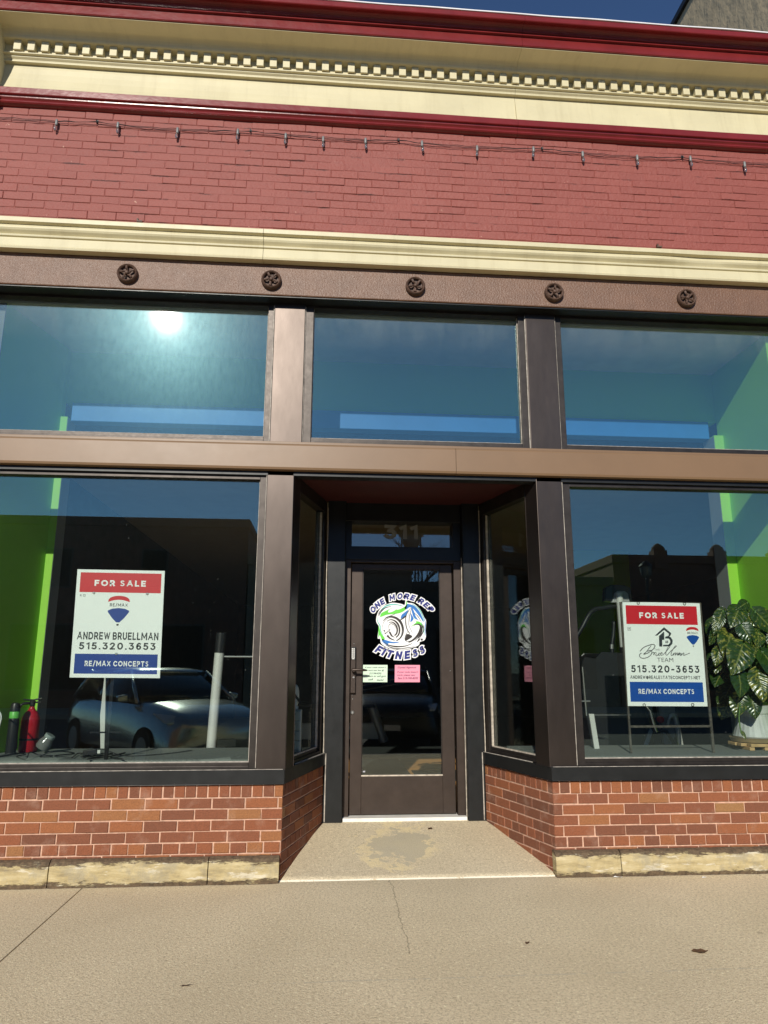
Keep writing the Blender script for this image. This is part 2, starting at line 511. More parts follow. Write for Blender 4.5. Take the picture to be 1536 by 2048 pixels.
# --- leaf: green with yellow veining along the leaf
m, n, b = new_mat("pothos_leaf")
uv = n.add("ShaderNodeUVMap")
sp = n.add("ShaderNodeSeparateXYZ")
n.link(uv.outputs[0], sp.inputs[0])
au = n.math('ABSOLUTE', sp.outputs["X"])
vv = n.math('SUBTRACT', sp.outputs["Y"], n.math('MULTIPLY', au, 0.45))
at = n.add("ShaderNodeAttribute", attribute_name="tone")
cb = n.add("ShaderNodeCombineXYZ")
n.link(n.math('MULTIPLY', sp.outputs["X"], 4.0), cb.inputs[0])
n.link(n.math('MULTIPLY', vv, 6.5), cb.inputs[1])
n.link(n.math('MULTIPLY', at.outputs["Fac"], 40.0), cb.inputs[2])
f = n.noise(cb.outputs[0], 1.5, 6, 0.7)
thr = n.math('MULTIPLY_ADD', at.outputs["Fac"], 0.16, -0.06)
mask = n.ramp(n.math('ADD', f, thr), [(0.585, (0, 0, 0)), (0.68, (1, 1, 1))])
green = n.ramp(n.noise(cb.outputs[0], 0.8, 3, 0.6), [(0.3, (0.009, 0.030, 0.006)), (0.7, (0.032, 0.072, 0.010))])
mid = n.math('LESS_THAN', au, 0.035)
c = n.mix(mask, green, (0.27, 0.26, 0.045))
c = n.mix(n.math('MULTIPLY', mid, 0.5), c, (0.26, 0.28, 0.07))
n.link(c, b.inputs["Base Color"])
b.inputs["Roughness"].default_value = 0.26
b.inputs["Specular IOR Level"].default_value = 0.6
wv = n.math('SINE', n.math('MULTIPLY', vv, 44.0))
n.link(n.bump(wv, 0.35, 0.004), b.inputs["Normal"])

# --- street side
mat("silver_car_paint", (0.50, 0.51, 0.52), 0.20, metal=0.7, var=0.03, coat=1.0)
mat("dark_car_paint", (0.020, 0.021, 0.022), 0.30, metal=0.0, var=0.03, coat=0.15)
mat("car_glass", (0.010, 0.012, 0.013), 0.05, spec=0.8, var=0.0)
mat("tyre_rubber", (0.018, 0.018, 0.018), 0.85)
mat("headlamp_lens", (0.75, 0.77, 0.78), 0.1, metal=0.5, var=0.05)
mat("plate_white", (0.72, 0.74, 0.74), 0.4)
mat("street_pane", (0.012, 0.012, 0.012), 0.5, spec=0.1)
mat("street_brick", (0.16, 0.075, 0.055), 0.9, var=0.3, vscale=3)
mat("street_tan", (0.20, 0.17, 0.13), 0.9, var=0.2, vscale=2)
mat("street_dark", (0.085, 0.085, 0.08), 0.85, var=0.2)
mat("tower_paint", (0.16, 0.19, 0.20), 0.5, var=0.1)
mat("bark", (0.06, 0.05, 0.04), 0.95, var=0.3)


# ------------------------------------------------------------------ mesh builder
class MB:
    def __init__(s):
        s.v, s.f, s.mi, s.tone, s.uv = [], [], [], [], []

    def face(s, idx, mi=0, tone=0.5, uv=None):
        s.f.append(list(idx)); s.mi.append(mi); s.tone.append(tone); s.uv.append(uv)

    def vert(s, p):
        s.v.append(Vector(p)); return len(s.v) - 1

    def poly(s, pts, mi=0, tone=0.5, uv=None):
        s.face([s.vert(p) for p in pts], mi, tone, uv)

    def box(s, x0, x1, y0, y1, z0, z1, mi=0, tone=0.5):
        if x0 > x1: x0, x1 = x1, x0
        if y0 > y1: y0, y1 = y1, y0
        if z0 > z1: z0, z1 = z1, z0
        i = len(s.v)
        for x, y, z in ((x0, y0, z0), (x1, y0, z0), (x1, y1, z0), (x0, y1, z0), (x0, y0, z1), (x1, y0, z1), (x1, y1, z1), (x0, y1, z1)):
            s.v.append(Vector((x, y, z)))
        for q in ((3, 2, 1, 0), (4, 5, 6, 7), (0, 1, 5, 4), (1, 2, 6, 5), (2, 3, 7, 6), (3, 0, 4, 7)):
            s.face([i + k for k in q], mi, tone)

    def obox(s, o, ex, ey, ez, mi=0):
        """box from a corner and three edge vectors"""
        o, ex, ey, ez = map(Vector, (o, ex, ey, ez))
        if ex.cross(ey).dot(ez) < 0:
            o = o + ex; ex = -ex
        i = len(s.v)
        for p in (o, o + ex, o + ex + ey, o + ey, o + ez, o + ex + ez, o + ex + ey + ez, o + ey + ez):
            s.v.append(p)
        for q in ((3, 2, 1, 0), (4, 5, 6, 7), (0, 1, 5, 4), (1, 2, 6, 5), (2, 3, 7, 6), (3, 0, 4, 7)):
            s.face([i + k for k in q], mi)

    def prism(s, poly, vec, mi=0):
        """closed polygon (3D pts) swept along vec"""
        vec = Vector(vec)
        n_ = len(poly)
        a = [s.vert(p) for p in poly]
        b_ = [s.vert(Vector(p) + vec) for p in poly]
        tri = tessellate_polygon([[Vector(p) for p in poly]])
        for t in tri:
            s.face([a[k] for k in t], mi)
            s.face([b_[k] for k in reversed(t)], mi)
        for k in range(n_):
            s.face([a[k], a[(k + 1) % n_], b_[(k + 1) % n_], b_[k]], mi)

    def flat(s, pts, mi=0):
        """filled polygon (any shape)"""
        ids = [s.vert(p) for p in pts]
        for t in tessellate_polygon([[Vector(p) for p in pts]]):
            s.face([ids[k] for k in t], mi)

    def profile(s, pts, x0, x1, mi=0, step=0.0, jig=None):
        """open (y,z) polyline swept along X, facing -Y"""
        xs = [x0, x1]
        if step:
            k = max(1, int((x1 - x0) / step))
            xs = [x0 + (x1 - x0) * i / k for i in range(k + 1)]
        for (y0, z0), (y1, z1) in zip(pts[:-1], pts[1:]):
            row = []
            for x in xs:
                a = Vector((x, y0, z0)); c = Vector((x, y1, z1))
                if jig:
                    a = jig(a); c = jig(c)
                row.append((s.vert(a), s.vert(c)))
            for (a, c), (a2, c2) in zip(row[:-1], row[1:]):
                s.face([a, a2, c2, c], mi)
        for x in (x0, x1):   # end caps
            s.flat([(x, y, z) for y, z in pts], mi)

    def tube(s, path, r, seg=8, mi=0, cap=True):
        path = [Vector(p) for p in path]
        rs = r if isinstance(r, (list, tuple)) else [r] * len(path)
        rings = []
        ref = None
        for i, p in enumerate(path):
            d = (path[min(i + 1, len(path) - 1)] - path[max(i - 1, 0)])
            if d.length < 1e-9: d = Vector((0, 0, 1))
            d.normalize()
            if ref is None:
                ref = d.orthogonal().normalized()
            ref = (ref - d * ref.dot(d))
            if ref.length < 1e-6: ref = d.orthogonal()
            ref.normalize()
            bt = d.cross(ref)
            rings.append([s.vert(p + rs[i] * (math.cos(2 * math.pi * k / seg) * ref + math.sin(2 * math.pi * k / seg) * bt)) for k in range(seg)])
        for a, b_ in zip(rings[:-1], rings[1:]):
            for k in range(seg):
                s.face([a[k], a[(k + 1) % seg], b_[(k + 1) % seg], b_[k]], mi)
        if cap:
            s.face(list(reversed(rings[0])), mi)
            s.face(rings[-1], mi)

    def lathe(s, prof, c, seg=24, axis='Z', mi=0, mod=None):
        """prof: (radius, height)"""
        c = Vector(c)
        rings = []
        for r, h in prof:
            ring = []
            for k in range(seg):
                a = 2 * math.pi * k / seg
                rr = r * (mod(a, h) if mod else 1)
                x, y = rr * math.cos(a), rr * math.sin(a)
                p = {'Z': (x, y, h), 'Y': (x, h, y), 'X': (h, x, y)}[axis]
                ring.append(s.vert(c + Vector(p)))
            rings.append(ring)
        for a, b_ in zip(rings[:-1], rings[1:]):
            for k in range(seg):
                q = [a[k], a[(k + 1) % seg], b_[(k + 1) % seg], b_[k]]
                s.face(q if axis == 'Z' or axis == 'X' else q[::-1], mi)
        s.face(list(reversed(rings[0])) if axis != 'Y' else rings[0], mi)
        s.face(rings[-1] if axis != 'Y' else list(reversed(rings[-1])), mi)

    def loft(s, loops, mi=0, cap=True, closed=True):
        rings = [[s.vert(p) for p in lp] for lp in loops]
        m_ = len(rings[0])
        for a, b_ in zip(rings[:-1], rings[1:]):
            for k in range(m_ if closed else m_ - 1):
                s.face([a[k], a[(k + 1) % m_], b_[(k + 1) % m_], b_[k]], mi)
        if cap:
            s.face(list(reversed(rings[0])), mi)
            s.face(rings[-1], mi)

    def build(s, name, mats, parent=None, smooth=False, bevel=0.0, sub=0, tone=False, xform=None):
        if isinstance(mats, str): mats = [mats]
        off = Vector((0, 0, 0))
        p = parent
        while p is not None:
            off = off + p.location
            p = p.parent
        me = D.meshes.new(name)
        vs = [(xform @ q if xform else q) - off for q in s.v]
        me.from_pydata([tuple(q) for q in vs], [], s.f)
        for k in mats:
            me.materials.append(MATS[k])
        me.polygons.foreach_set("material_index", s.mi)
        if smooth:
            me.polygons.foreach_set("use_smooth", [True] * len(s.f))
        if tone:
            at = me.attributes.new("tone", 'FLOAT', 'FACE')
            at.data.foreach_set("value", s.tone)
        if any(u is not None for u in s.uv):
            ul = me.uv_layers.new(name="uv")
            k = 0
            for f_, u in zip(s.f, s.uv):
                for j in range(len(f_)):
                    if u is not None:
                        ul.data[k].uv = u[j]
                    k += 1
        me.update()
        o = D.objects.new(name, me)
        COL.objects.link(o)
        if parent is not None:
            o.parent = parent
        if bevel > 0:
            md = o.modifiers.new("bevel", 'BEVEL')
            md.width = bevel; md.segments = 2; md.limit_method = 'ANGLE'; md.angle_limit = R(40)
        if sub:
            md = o.modifiers.new("sub", 'SUBSURF'); md.levels = sub; md.render_levels = sub
        if smooth == 'auto':
            pass
        return o


def thing(name, label, cat, loc=(0, 0, 0), group=None):
    o = D.objects.new(name, None)
    COL.objects.link(o)
    o.empty_display_size = 0.2
    o.location = loc
    o['label'] = label
    o['category'] = cat
    if group: o['group'] = group
    return o


def tag(o, label, cat, group=None):
    o['label'] = label; o['category'] = cat
    if group: o['group'] = group
    return o


def struct(name, mb, mats, **k):
    o = mb.build(name, mats, **k)
    o['kind'] = 'structure'
    return o


def stuff(o):
    o['kind'] = 'stuff'
    return o


def smooth_by_angle(o, ang=40):
    me = o.data
    me.polygons.foreach_set("use_smooth", [True] * len(me.polygons))
    bm = bmesh.new(); bm.from_mesh(me)
    for e in bm.edges:
        if len(e.link_faces) == 2 and e.calc_face_angle(0) > R(ang):
            e.smooth = False
        else:
            e.smooth = True
    bm.to_mesh(me); bm.free()


# ------------------------------------------------------------------ lettering
_tc = {}


def text2d(s, off=0.0, shear=0.0, space=1.0):
    key = (s, off, shear, space)
    if key in _tc: return _tc[key]
    cu_ = D.curves.new("lettering", 'FONT')
    cu_.body = s
    cu_.size = 1.0
    cu_.offset = off
    cu_.shear = shear
    cu_.space_character = space
    cu_.resolution_u = 3
    ob = D.objects.new("lettering", cu_)
    COL.objects.link(ob)
    dg = bpy.context.evaluated_depsgraph_get()
    dg.update()
    me = D.meshes.new_from_object(ob.evaluated_get(dg))
    vs = [(q.co.x, q.co.y) for q in me.vertices]
    fs = [list(p.vertices) for p in me.polygons]
    D.objects.remove(ob); D.curves.remove(cu_); D.meshes.remove(me)
    _tc[key] = (vs, fs)
    return vs, fs


def put_text(mb, s, F, x0, x1, y0, y1, mi=0, off=0.0, shear=0.0, space=1.0, layer=1, keep=False):
    """fit text into the box (x0..x1, y0..y1) of frame F(u,v,layer); v grows downward"""
    vs, fs = text2d(s, off, shear, space)
    if not vs: return
    ax, bx = min(p[0] for p in vs), max(p[0] for p in vs)
    ay, by = min(p[1] for p in vs), max(p[1] for p in vs)
    sx = (x1 - x0) / (bx - ax); sy = (y1 - y0) / (by - ay)
    base = len(mb.v)
    for p in vs:
        mb.v.append(Vector(F(x0 + (p[0] - ax) * sx, y1 - (p[1] - ay) * sy, layer)))
    for f_ in fs:
        mb.face([base + k for k in f_], mi)


def catmull(pts, n_=8):
    out = []
    P_ = [pts[0]] + list(pts) + [pts[-1]]
    for i in range(1, len(P_) - 2):
        p0, p1, p2, p3 = P_[i - 1:i + 3]
        for k in range(n_):
            t = k / n_
            out.append(tuple(0.5 * ((2 * b_) + (-a_ + c_) * t + (2 * a_ - 5 * b_ + 4 * c_ - d_) * t * t + (-a_ + 3 * b_ - 3 * c_ + d_) * t ** 3)
                             for a_, b_, c_, d_ in zip(p0, p1, p2, p3)))
    out.append(tuple(pts[-1]))
    return out


def stroke(mb, pts, wd, F, layer, mi, n_=8, taper=None):
    """ribbon along smoothed points; wd = width or (start, mid, end)"""
    c_ = catmull(pts, n_) if n_ > 1 else list(pts)
    m_ = len(c_)
    ids = []
    for i, p in enumerate(c_):
        a_ = c_[max(0, i - 1)]; b_ = c_[min(m_ - 1, i + 1)]
        dx, dy = b_[0] - a_[0], b_[1] - a_[1]
        l = math.hypot(dx, dy) or 1
        nx, ny = -dy / l, dx / l
        t = i / (m_ - 1)
        if isinstance(wd, tuple):
            ww = wd[0] + (wd[1] - wd[0]) * t * 2 if t < 0.5 else wd[1] + (wd[2] - wd[1]) * (t - 0.5) * 2
        else:
            ww = wd
        ids.append((mb.vert(F(p[0] + nx * ww / 2, p[1] + ny * ww / 2, layer)), mb.vert(F(p[0] - nx * ww / 2, p[1] - ny * ww / 2, layer))))
    for (a_, b_), (c2, d2) in zip(ids[:-1], ids[1:]):
        mb.face([a_, b_, d2, c2], mi)


def blob(mb, pts, F, layer, mi, smooth_=True):
    c_ = catmull(list(pts) + [pts[0]], 6)[:-1] if smooth_ else pts
    mb.flat([F(p[0], p[1], layer) for p in c_], mi)


# ---- plain bold capitals drawn as strokes (centre lines in a cap-height unit box)
def _arc(cx, cy, rx, ry, d0, d1, n_=10):
    return [(cx + rx * math.cos(R(d0 + (d1 - d0) * i / n_)), cy + ry * math.sin(R(d0 + (d1 - d0) * i / n_))) for i in range(n_ + 1)]


def _glyphs():
    G = {}
    G['A'] = (0.86, [[(0, 0), (0.40, 0.94)], [(0.46, 0.94), (0.86, 0)], [(0.36, 1.0), (0.50, 1.0)], [(0.20, 0.30), (0.66, 0.30)]])
    G['B'] = (0.64, [[(0, 0), (0, 1), (0.36, 1)] + _arc(0.36, 0.76, 0.24, 0.24, 90, -90)[1:] + [(0.02, 0.52)], [(0.36, 0.52)] + _arc(0.37, 0.26, 0.27, 0.26, 90, -90)[1:] + [(0, 0)]])
    G['C'] = (0.80, [_arc(0.46, 0.5, 0.46, 0.5, 46, 314, 18)])
    G['D'] = (0.76, [[(0, 0), (0, 1), (0.30, 1)] + _arc(0.30, 0.5, 0.46, 0.5, 90, -90, 14)[1:] + [(0, 0)]])
    G['E'] = (0.56, [[(0.56, 1), (0, 1), (0, 0), (0.56, 0)], [(0, 0.5), (0.50, 0.5)]])
    G['F'] = (0.54, [[(0.54, 1), (0, 1), (0, 0)], [(0, 0.47), (0.48, 0.47)]])
    G['I'] = (0.0, [[(0, 0), (0, 1)]])
    G['L'] = (0.50, [[(0, 1), (0, 0), (0.50, 0)]])
    G['M'] = (1.0, [[(0, 0), (0, 1)], [(0.06, 0.98), (0.49, 0.24)], [(0.51, 0.24), (0.94, 0.98)], [(1.0, 1), (1.0, 0)]])
    G['N'] = (0.68, [[(0, 0), (0, 1)], [(0.04, 0.95), (0.64, 0.05)], [(0.68, 0), (0.68, 1)]])
    G['O'] = (0.96, [_arc(0.48, 0.5, 0.48, 0.5, 90, 450, 24)])
    G['P'] = (0.60, [[(0, 0), (0, 1), (0.33, 1)] + _arc(0.33, 0.71, 0.27, 0.29, 90, -90)[1:] + [(0.02, 0.42)]])
    G['R'] = (0.62, [[(0, 0), (0, 1), (0.33, 1)] + _arc(0.33, 0.72, 0.27, 0.28, 90, -90)[1:] + [(0.02, 0.44)], [(0.34, 0.44), (0.62, 0)]])
    G['S'] = (0.58, [catmull([(0.49, 0.93), (0.40, 0.985), (0.27, 1.0), (0.10, 0.93), (0.05, 0.76), (0.14, 0.60), (0.30, 0.52), (0.48, 0.43), (0.57, 0.27), (0.50, 0.08), (0.30, 0.0), (0.14, 0.03), (0.05, 0.08)], 3)])
    G['T'] = (0.68, [[(0, 1), (0.68, 1)], [(0.34, 1), (0.34, 0)]])
    G['U'] = (0.66, [[(0, 1), (0, 0.36)] + _arc(0.33, 0.34, 0.33, 0.34, 180, 360)[1:] + [(0.66, 1)]])
    G['W'] = (1.10, [[(0, 1), (0.26, 0.04)], [(0.30, 0.04), (0.54, 0.94)], [(0.56, 0.94), (0.80, 0.04)], [(0.84, 0.04), (1.10, 1)]])
    G['X'] = (0.70, [[(0, 0), (0.70, 1)], [(0, 1), (0.70, 0)]])
    G['/'] = (0.40, [[(0, -0.10), (0.40, 1.10)]])
    G['-'] = (0.30, [[(0, 0.40), (0.30, 0.40)]])
    G['.'] = (0.02, [[(0, 0.01), (0.02, 0.01)]])
    G['@'] = (0.90, [_arc(0.45, 0.45, 0.45, 0.5, -50, 290, 18), _arc(0.45, 0.45, 0.2, 0.22, 0, 360, 12)])
    G['0'] = (0.68, [_arc(0.34, 0.5, 0.34, 0.5, 90, 450, 20)])
    G['1'] = (0.26, [[(0, 0.84), (0.26, 1), (0.26, 0)]])
    G['2'] = (0.58, [catmull([(0.0, 0.80), (0.10, 0.95), (0.28, 1.0), (0.48, 0.93), (0.55, 0.75), (0.46, 0.54), (0.22, 0.25), (0.02, 0.0)], 3), [(0.0, 0.0), (0.58, 0.0)]])
    G['3'] = (0.56, [[(0.02, 1), (0.52, 1), (0.24, 0.62)], catmull([(0.24, 0.61), (0.42, 0.57), (0.55, 0.42), (0.54, 0.20), (0.41, 0.04), (0.24, 0.0), (0.10, 0.03), (0.0, 0.13)], 3)])
    G['5'] = (0.56, [[(0.50, 1), (0.09, 1), (0.05, 0.56)], catmull([(0.05, 0.56), (0.24, 0.61), (0.43, 0.56), (0.55, 0.38), (0.51, 0.13), (0.34, 0.0), (0.14, 0.02), (0.0, 0.12)], 3)])
    G['6'] = (0.58, [catmull([(0.52, 0.93), (0.33, 1.0), (0.14, 0.86), (0.03, 0.55), (0.03, 0.28), (0.12, 0.07), (0.30, 0.0), (0.49, 0.08), (0.57, 0.28), (0.50, 0.50), (0.31, 0.59), (0.13, 0.50), (0.04, 0.34)], 3)])
    return G


GLY = _glyphs()


def ribbon2d(pts, t, ext):
    p = [Vector((a_, b_)) for a_, b_ in pts]
    q = [p[0]]
    for k in p[1:]:
        if (k - q[-1]).length > 1e-5: q.append(k)
    p = q
    closed = len(p) > 3 and (p[0] - p[-1]).length < 1e-4
    if closed: p = p[:-1]
    n_ = len(p)
    if not closed and ext:
        p[0] = p[0] + (p[0] - p[1]).normalized() * ext
        p[-1] = p[-1] + (p[-1] - p[-2]).normalized() * ext
    out = []
    for i in range(n_):
        a_ = p[i - 1] if (i > 0 or closed) else None
        b_ = p[(i + 1) % n_] if (i < n_ - 1 or closed) else None
        d0 = (p[i] - a_).normalized() if a_ is not None else None
        d1 = (b_ - p[i]).normalized() if b_ is not None else None
        d0 = d0 if d0 is not None else d1
        d1 = d1 if d1 is not None else d0
        n0 = Vector((-d0.y, d0.x)); n1 = Vector((-d1.y, d1.x))
        m_ = n0 + n1
        m_ = m_.normalized() if m_.length > 1e-6 else n0
        k = 1 / max(0.66, m_.dot(n0))
        out.append((p[i] + m_ * (t / 2 * k), p[i] - m_ * (t / 2 * k)))
    if closed: out.append(out[0])
    return out


def draw_glyph(mb, ch, place, t, mi, layer, grow=0.0):
    """place(x, y, layer) maps cap-height units (y up) to the world"""
    w_, strokes = GLY[ch]
    for k, st_ in enumerate(strokes):
        sc = 1 - t
        pts = [(x * sc + t / 2, y * sc + t / 2) for x, y in st_]
        if ch == '.': pts = [(t * 0.5, t * 0.5), (t * 0.5 + 0.01, t * 0.5)]
        tk = t * (0.78 if ch in 'MNWAX' and abs(st_[0][0] - st_[-1][0]) > 0.2 else 0.74 if ch == 'S' else 1.0)
        rb = ribbon2d(pts, tk + grow * 2, tk / 2 * 0.98 + grow)
        ids = [(mb.vert(place(a_.x, a_.y, layer + k * 0.12)), mb.vert(place(b_.x, b_.y, layer + k * 0.12))) for a_, b_ in rb]
        for (a_, b_), (c_, d_) in zip(ids[:-1], ids[1:]):
            mb.face([a_, b_, d_, c_], mi)


def gw(ch, t): return GLY[ch][0] * (1 - t) + t


def caps(mb, s, F, x0, x1, y0, y1, t, gap, mi, layer, word=0.42):
    """string of stroke capitals fitted to the box; v grows downward"""
    pos, x = [], 0.0
    for ch in s:
        if ch == ' ':
            x += word; continue
        pos.append((ch, x)); x += gw(ch, t) + gap
    x -= gap
    sx, sy = (x1 - x0) / x, (y1 - y0)
    for ch, px_ in pos:
        draw_glyph(mb, ch, lambda a_, b_, l, px_=px_: F(x0 + (px_ + a_) * sx, y1 - b_ * sy, l), t, mi, layer)


def arc_glyph(mb, ch, F, cx, cy, h, ang, t, mi, layer, grow=0.0, shear=0.2, wscale=1.0):
    w_ = gw(ch, t)
    ca, sa = math.cos(ang), math.sin(ang)

    def place(x, y, l):
        xx = ((x - w_ / 2) * wscale + (y - 0.5) * shear) * h; yy = -(y - 0.5) * h
        return F(cx + xx * ca - yy * sa, cy + xx * sa + yy * ca, l)
    draw_glyph(mb, ch, place, t, mi, layer, grow)


def ell(cx, cy, a_, b_, rot, t0, t1, k=14):
    o = []
    for i in range(k + 1):
        t = t0 + (t1 - t0) * i / k
        x, y = a_ * math.cos(t), b_ * math.sin(t)
        o.append((cx + x * math.cos(rot) - y * math.sin(rot), cy + x * math.sin(rot) + y * math.cos(rot)))
    return o


# ================================================================== GROUND
mb = MB()
for x0, x1 in ((-9.5, -5.6), (-5.594, -1.483), (-1.477, 2.9), (2.906, 6.9), (6.906, 11)):
    mb.box(x0, x1, -4.85, -0.016, -0.16, 0.0)
struct("sidewalk", mb, "sidewalk_concrete", bevel=0.003)
mb = MB(); mb.box(-9.5, 11, -4.83, -0.02, -0.2, -0.012)
struct("sidewalk_bed", mb, "joint_dirt")
mb = MB(); mb.box(-60, 60, -5.02, -4.856, -0.3, -0.004)
struct("kerb", mb, "kerb_concrete", bevel=0.015)
mb = MB(); mb.poly([(-400, -400, -0.15), (400, -400, -0.15), (400, 300, -0.15), (-400, 300, -0.15)])
struct("road", mb, "asphalt")
mb = MB(); mb.box(-60, 60, -22, -18.2, -0.3, 0.0)
struct("far_pavement", mb, "kerb_concrete", bevel=0.015)

# recess floor: rises towards the door
mb = MB()
NX, NY = 24, 16
grid = []
for j in range(NY + 1):
    t = j / NY
    y = -0.016 + t * 1.10
    zz = 0.004 + 0.162 * min(1, max(0, (y - 0.0) / 0.95)) ** 0.93
    xl = -0.30 + 0.31 * min(1, max(0, y / 0.95)); xr = 1.585 - 0.30 * min(1, max(0, y / 0.95))
    row = []
    for i in range(NX + 1):
        x = xl + (xr - xl) * i / NX
        row.append(mb.vert((x, y, zz + 0.004 * mnoise.noise((x * 3, y * 3, 1)))))
    grid.append(row)
for j in range(NY):
    for i in range(NX):
        mb.face([grid[j][i], grid[j][i + 1], grid[j + 1][i + 1], grid[j + 1][i]])
fr = [mb.vert((mb.v[k].x, -0.016, -0.1)) for k in grid[0]]
for i in range(NX):
    mb.face([fr[i], fr[i + 1], grid[0][i + 1], grid[0][i]])
struct("entry_floor", mb, "entry_concrete", smooth=True)

# ================================================================== SHOP BUILDING
B = thing("shop_building", "single-storey brick shop front with cream cornice, maroon painted brick and a recessed dark entry", "building", (0.62, 0, 0))
XL, XR = -2.82, 4.06          # ends of the front
WL, WR = -2.27, 3.555        # inner faces of the party walls
CL, CR = (-0.265, 0.0), (1.552, 0.0)       # front corners of the recess
FL, FR = (-0.002, 0.95), (1.292, 0.95)     # inner corners of the recess


def brick_run(mb, p0, p1, rows, nrm, plane=0.0, pitch=0.2150, jt=0.010, depth=0.0065, jitter=0.0012, start=0.0, cut_tone=None, ch=0.0025, tones=None):
    """rows: (z0, z1, pitch, phase). Bricks are chamfered blocks standing proud of the mortar face."""
    p0 = Vector((p0[0], p0[1], 0)); p1 = Vector((p1[0], p1[1], 0))
    L = (p1 - p0).length
    u = (p1 - p0).normalized(); nn = Vector((nrm[0], nrm[1], 0)).normalized()
    for z0, z1, pt, ph in rows:
        x = -ph * pt
        while x < L:
            a = max(0, x) + (jt / 2 if x > 0 else 0); b_ = min(L, x + pt) - (jt / 2 if x + pt < L else 0)
            x += pt
            if b_ - a < 0.015: continue
            d = depth + random.uniform(-jitter, jitter)
            za, zb = z0 + jt / 2 + random.uniform(-1, 1) * jitter, z1 - jt / 2 + random.uniform(-1, 1) * jitter
            a += random.uniform(-1, 1) * jitter; b_ += random.uniform(-1, 1) * jitter
            a = max(0, a); b_ = min(L, b_)
            t = random.random() if tones is None else tones()
            i = len(mb.v)
            for off, e in ((-0.004, 0.0), (d - ch, 0.0), (d, ch)):
                for s_, zz in ((a + e, za + e), (b_ - e, za + e), (b_ - e, zb - e), (a + e, zb - e)):
                    wob = random.uniform(-1, 1) * jitter * 0.7 if off > 0 else 0
                    mb.v.append(p0 + u * s_ + Vector((0, 0, zz + wob)) + nn * (off + plane))
            flip = u.cross(Vector((0, 0, 1))).dot(nn) < 0
            for q in ((8, 9, 10, 11), (0, 1, 5, 4), (1, 2, 6, 5), (2, 3, 7, 6), (3, 0, 4, 7), (4, 5, 9, 8), (5, 6, 10, 9), (6, 7, 11, 10), (7, 4, 8, 11)):
                q = [i + k for k in q]
                mb.face(q[::-1] if flip else q, 0, t)


def low_rows():
    r = [(0.508, 0.592, 0.0720, 0.3)]
    z = 0.508
    for k in range(5):
        r.append((z - 0.0677, z, 0.2140 if k < 4 else 0.107, (k % 2) * 0.5 + 0.2))
        z -= 0.0677
    for k in range(3):
        r.append((z - 0.0677, z, 0.2140, (k % 2) * 0.5 + 0.35))
        z -= 0.0677
    return r


def brick_tone():
    t = random.random()
    return min(1, max(0, t * 0.86 + (0.14 if random.random() < 0.08 else 0)))


dn = Vector((FL[0] - CL[0], FL[1] - CL[1])).normalized()
nL = (dn.y, -dn.x)      # normal of the left return, towards the recess
nR = (-dn.y, -dn.x)
for side in (0, 1):
    mb = MB()
    if side == 0:
        brick_run(mb, (XL, 0.0065), (CL[0], 0.0065), low_rows(), (0, -1), tones=brick_tone, jt=0.009, jitter=0.0019)
        brick_run(mb, (CL[0] - 0.0065 * nL[0], CL[1] + 0.006), (FL[0] - 0.0065 * nL[0], FL[1]), low_rows(), nL, tones=brick_tone)
        poly = [(XL, 0.0065), (CL[0] - 0.0055, 0.0065), (FL[0] - 0.0055, 0.95), (FL[0] - 0.0055, 1.0), (-0.16, 1.0), (-0.36, 0.08), (XL, 0.08)]
    else:
        brick_run(mb, (CR[0], 0.0065), (XR, 0.0065), low_rows(), (0, -1), tones=brick_tone, jt=0.009, jitter=0.0019)
        brick_run(mb, (FR[0] - 0.0065 * nR[0], FR[1]), (CR[0] - 0.0065 * nR[0], CR[1] + 0.006), low_rows(), nR, tones=brick_tone)
        poly = [(XR, 0.0065), (XR, 0.08), (1.66, 0.08), (1.46, 1.0), (FR[0] + 0.0055, 1.0), (FR[0] + 0.0055, 0.95), (CR[0] + 0.0055, 0.0065)]
    mb2 = MB()
    mb2.prism([(x, y, -0.1) for x, y in poly], (0, 0, 0.692), 1)
    for f_, v0 in ((mb2.f, len(mb.v)),):
        for q in mb2.f:
            mb.face([k + v0 for k in q], 1)
        mb.v.extend(mb2.v)
    mb.build("brick_base", ["face_brick", "mortar"], B, tone=True)

# plinth stones
def stone(x0, x1, seed):
    mb = MB()
    prof = [(0.02, 0.155), (-0.020, 0.158), (-0.044, 0.148), (-0.055, 0.130), (-0.060, 0.09), (-0.062, 0.04), (-0.060, -0.02)]
    k = max(2, int((x1 - x0) / 0.025))
    rows = []
    for i in range(k + 1):
        x = x0 + (x1 - x0) * i / k
        e = 0.006 if i in (0, k) else 0
        row = []
        for y, z in prof:
            dn_ = 0.007 * mnoise.noise((x * 9, z * 30, seed)) + 0.004 * mnoise.noise((x * 35, z * 60, seed + 3))
            row.append(mb.vert((x, y + e + dn_, z + (0.004 * mnoise.noise((x * 20, y * 40, seed + 9)) if z > 0.1 else 0))))
        rows.append(row)
    for a_, b_ in zip(rows[:-1], rows[1:]):
        for j in range(len(prof) - 1):
            mb.face([a_[j + 1], b_[j + 1], b_[j], a_[j]])
    for row, rev in ((rows[0], False), (rows[-1], True)):
        bk = [mb.vert((mb.v[row[0]].x, 0.02, -0.02))]
        ids = row + bk
        mb.face(ids if not rev else ids[::-1])
    mb.build("plinth_stone", "peeling_stone", B)


for i, (a, b2) in enumerate(((XL, -1.70), (-1.694, -0.722), (-0.716, -0.274), (1.536, 1.972), (1.978, 3.1), (3.106, XR))):
    stone(a, b2, i * 7.3)

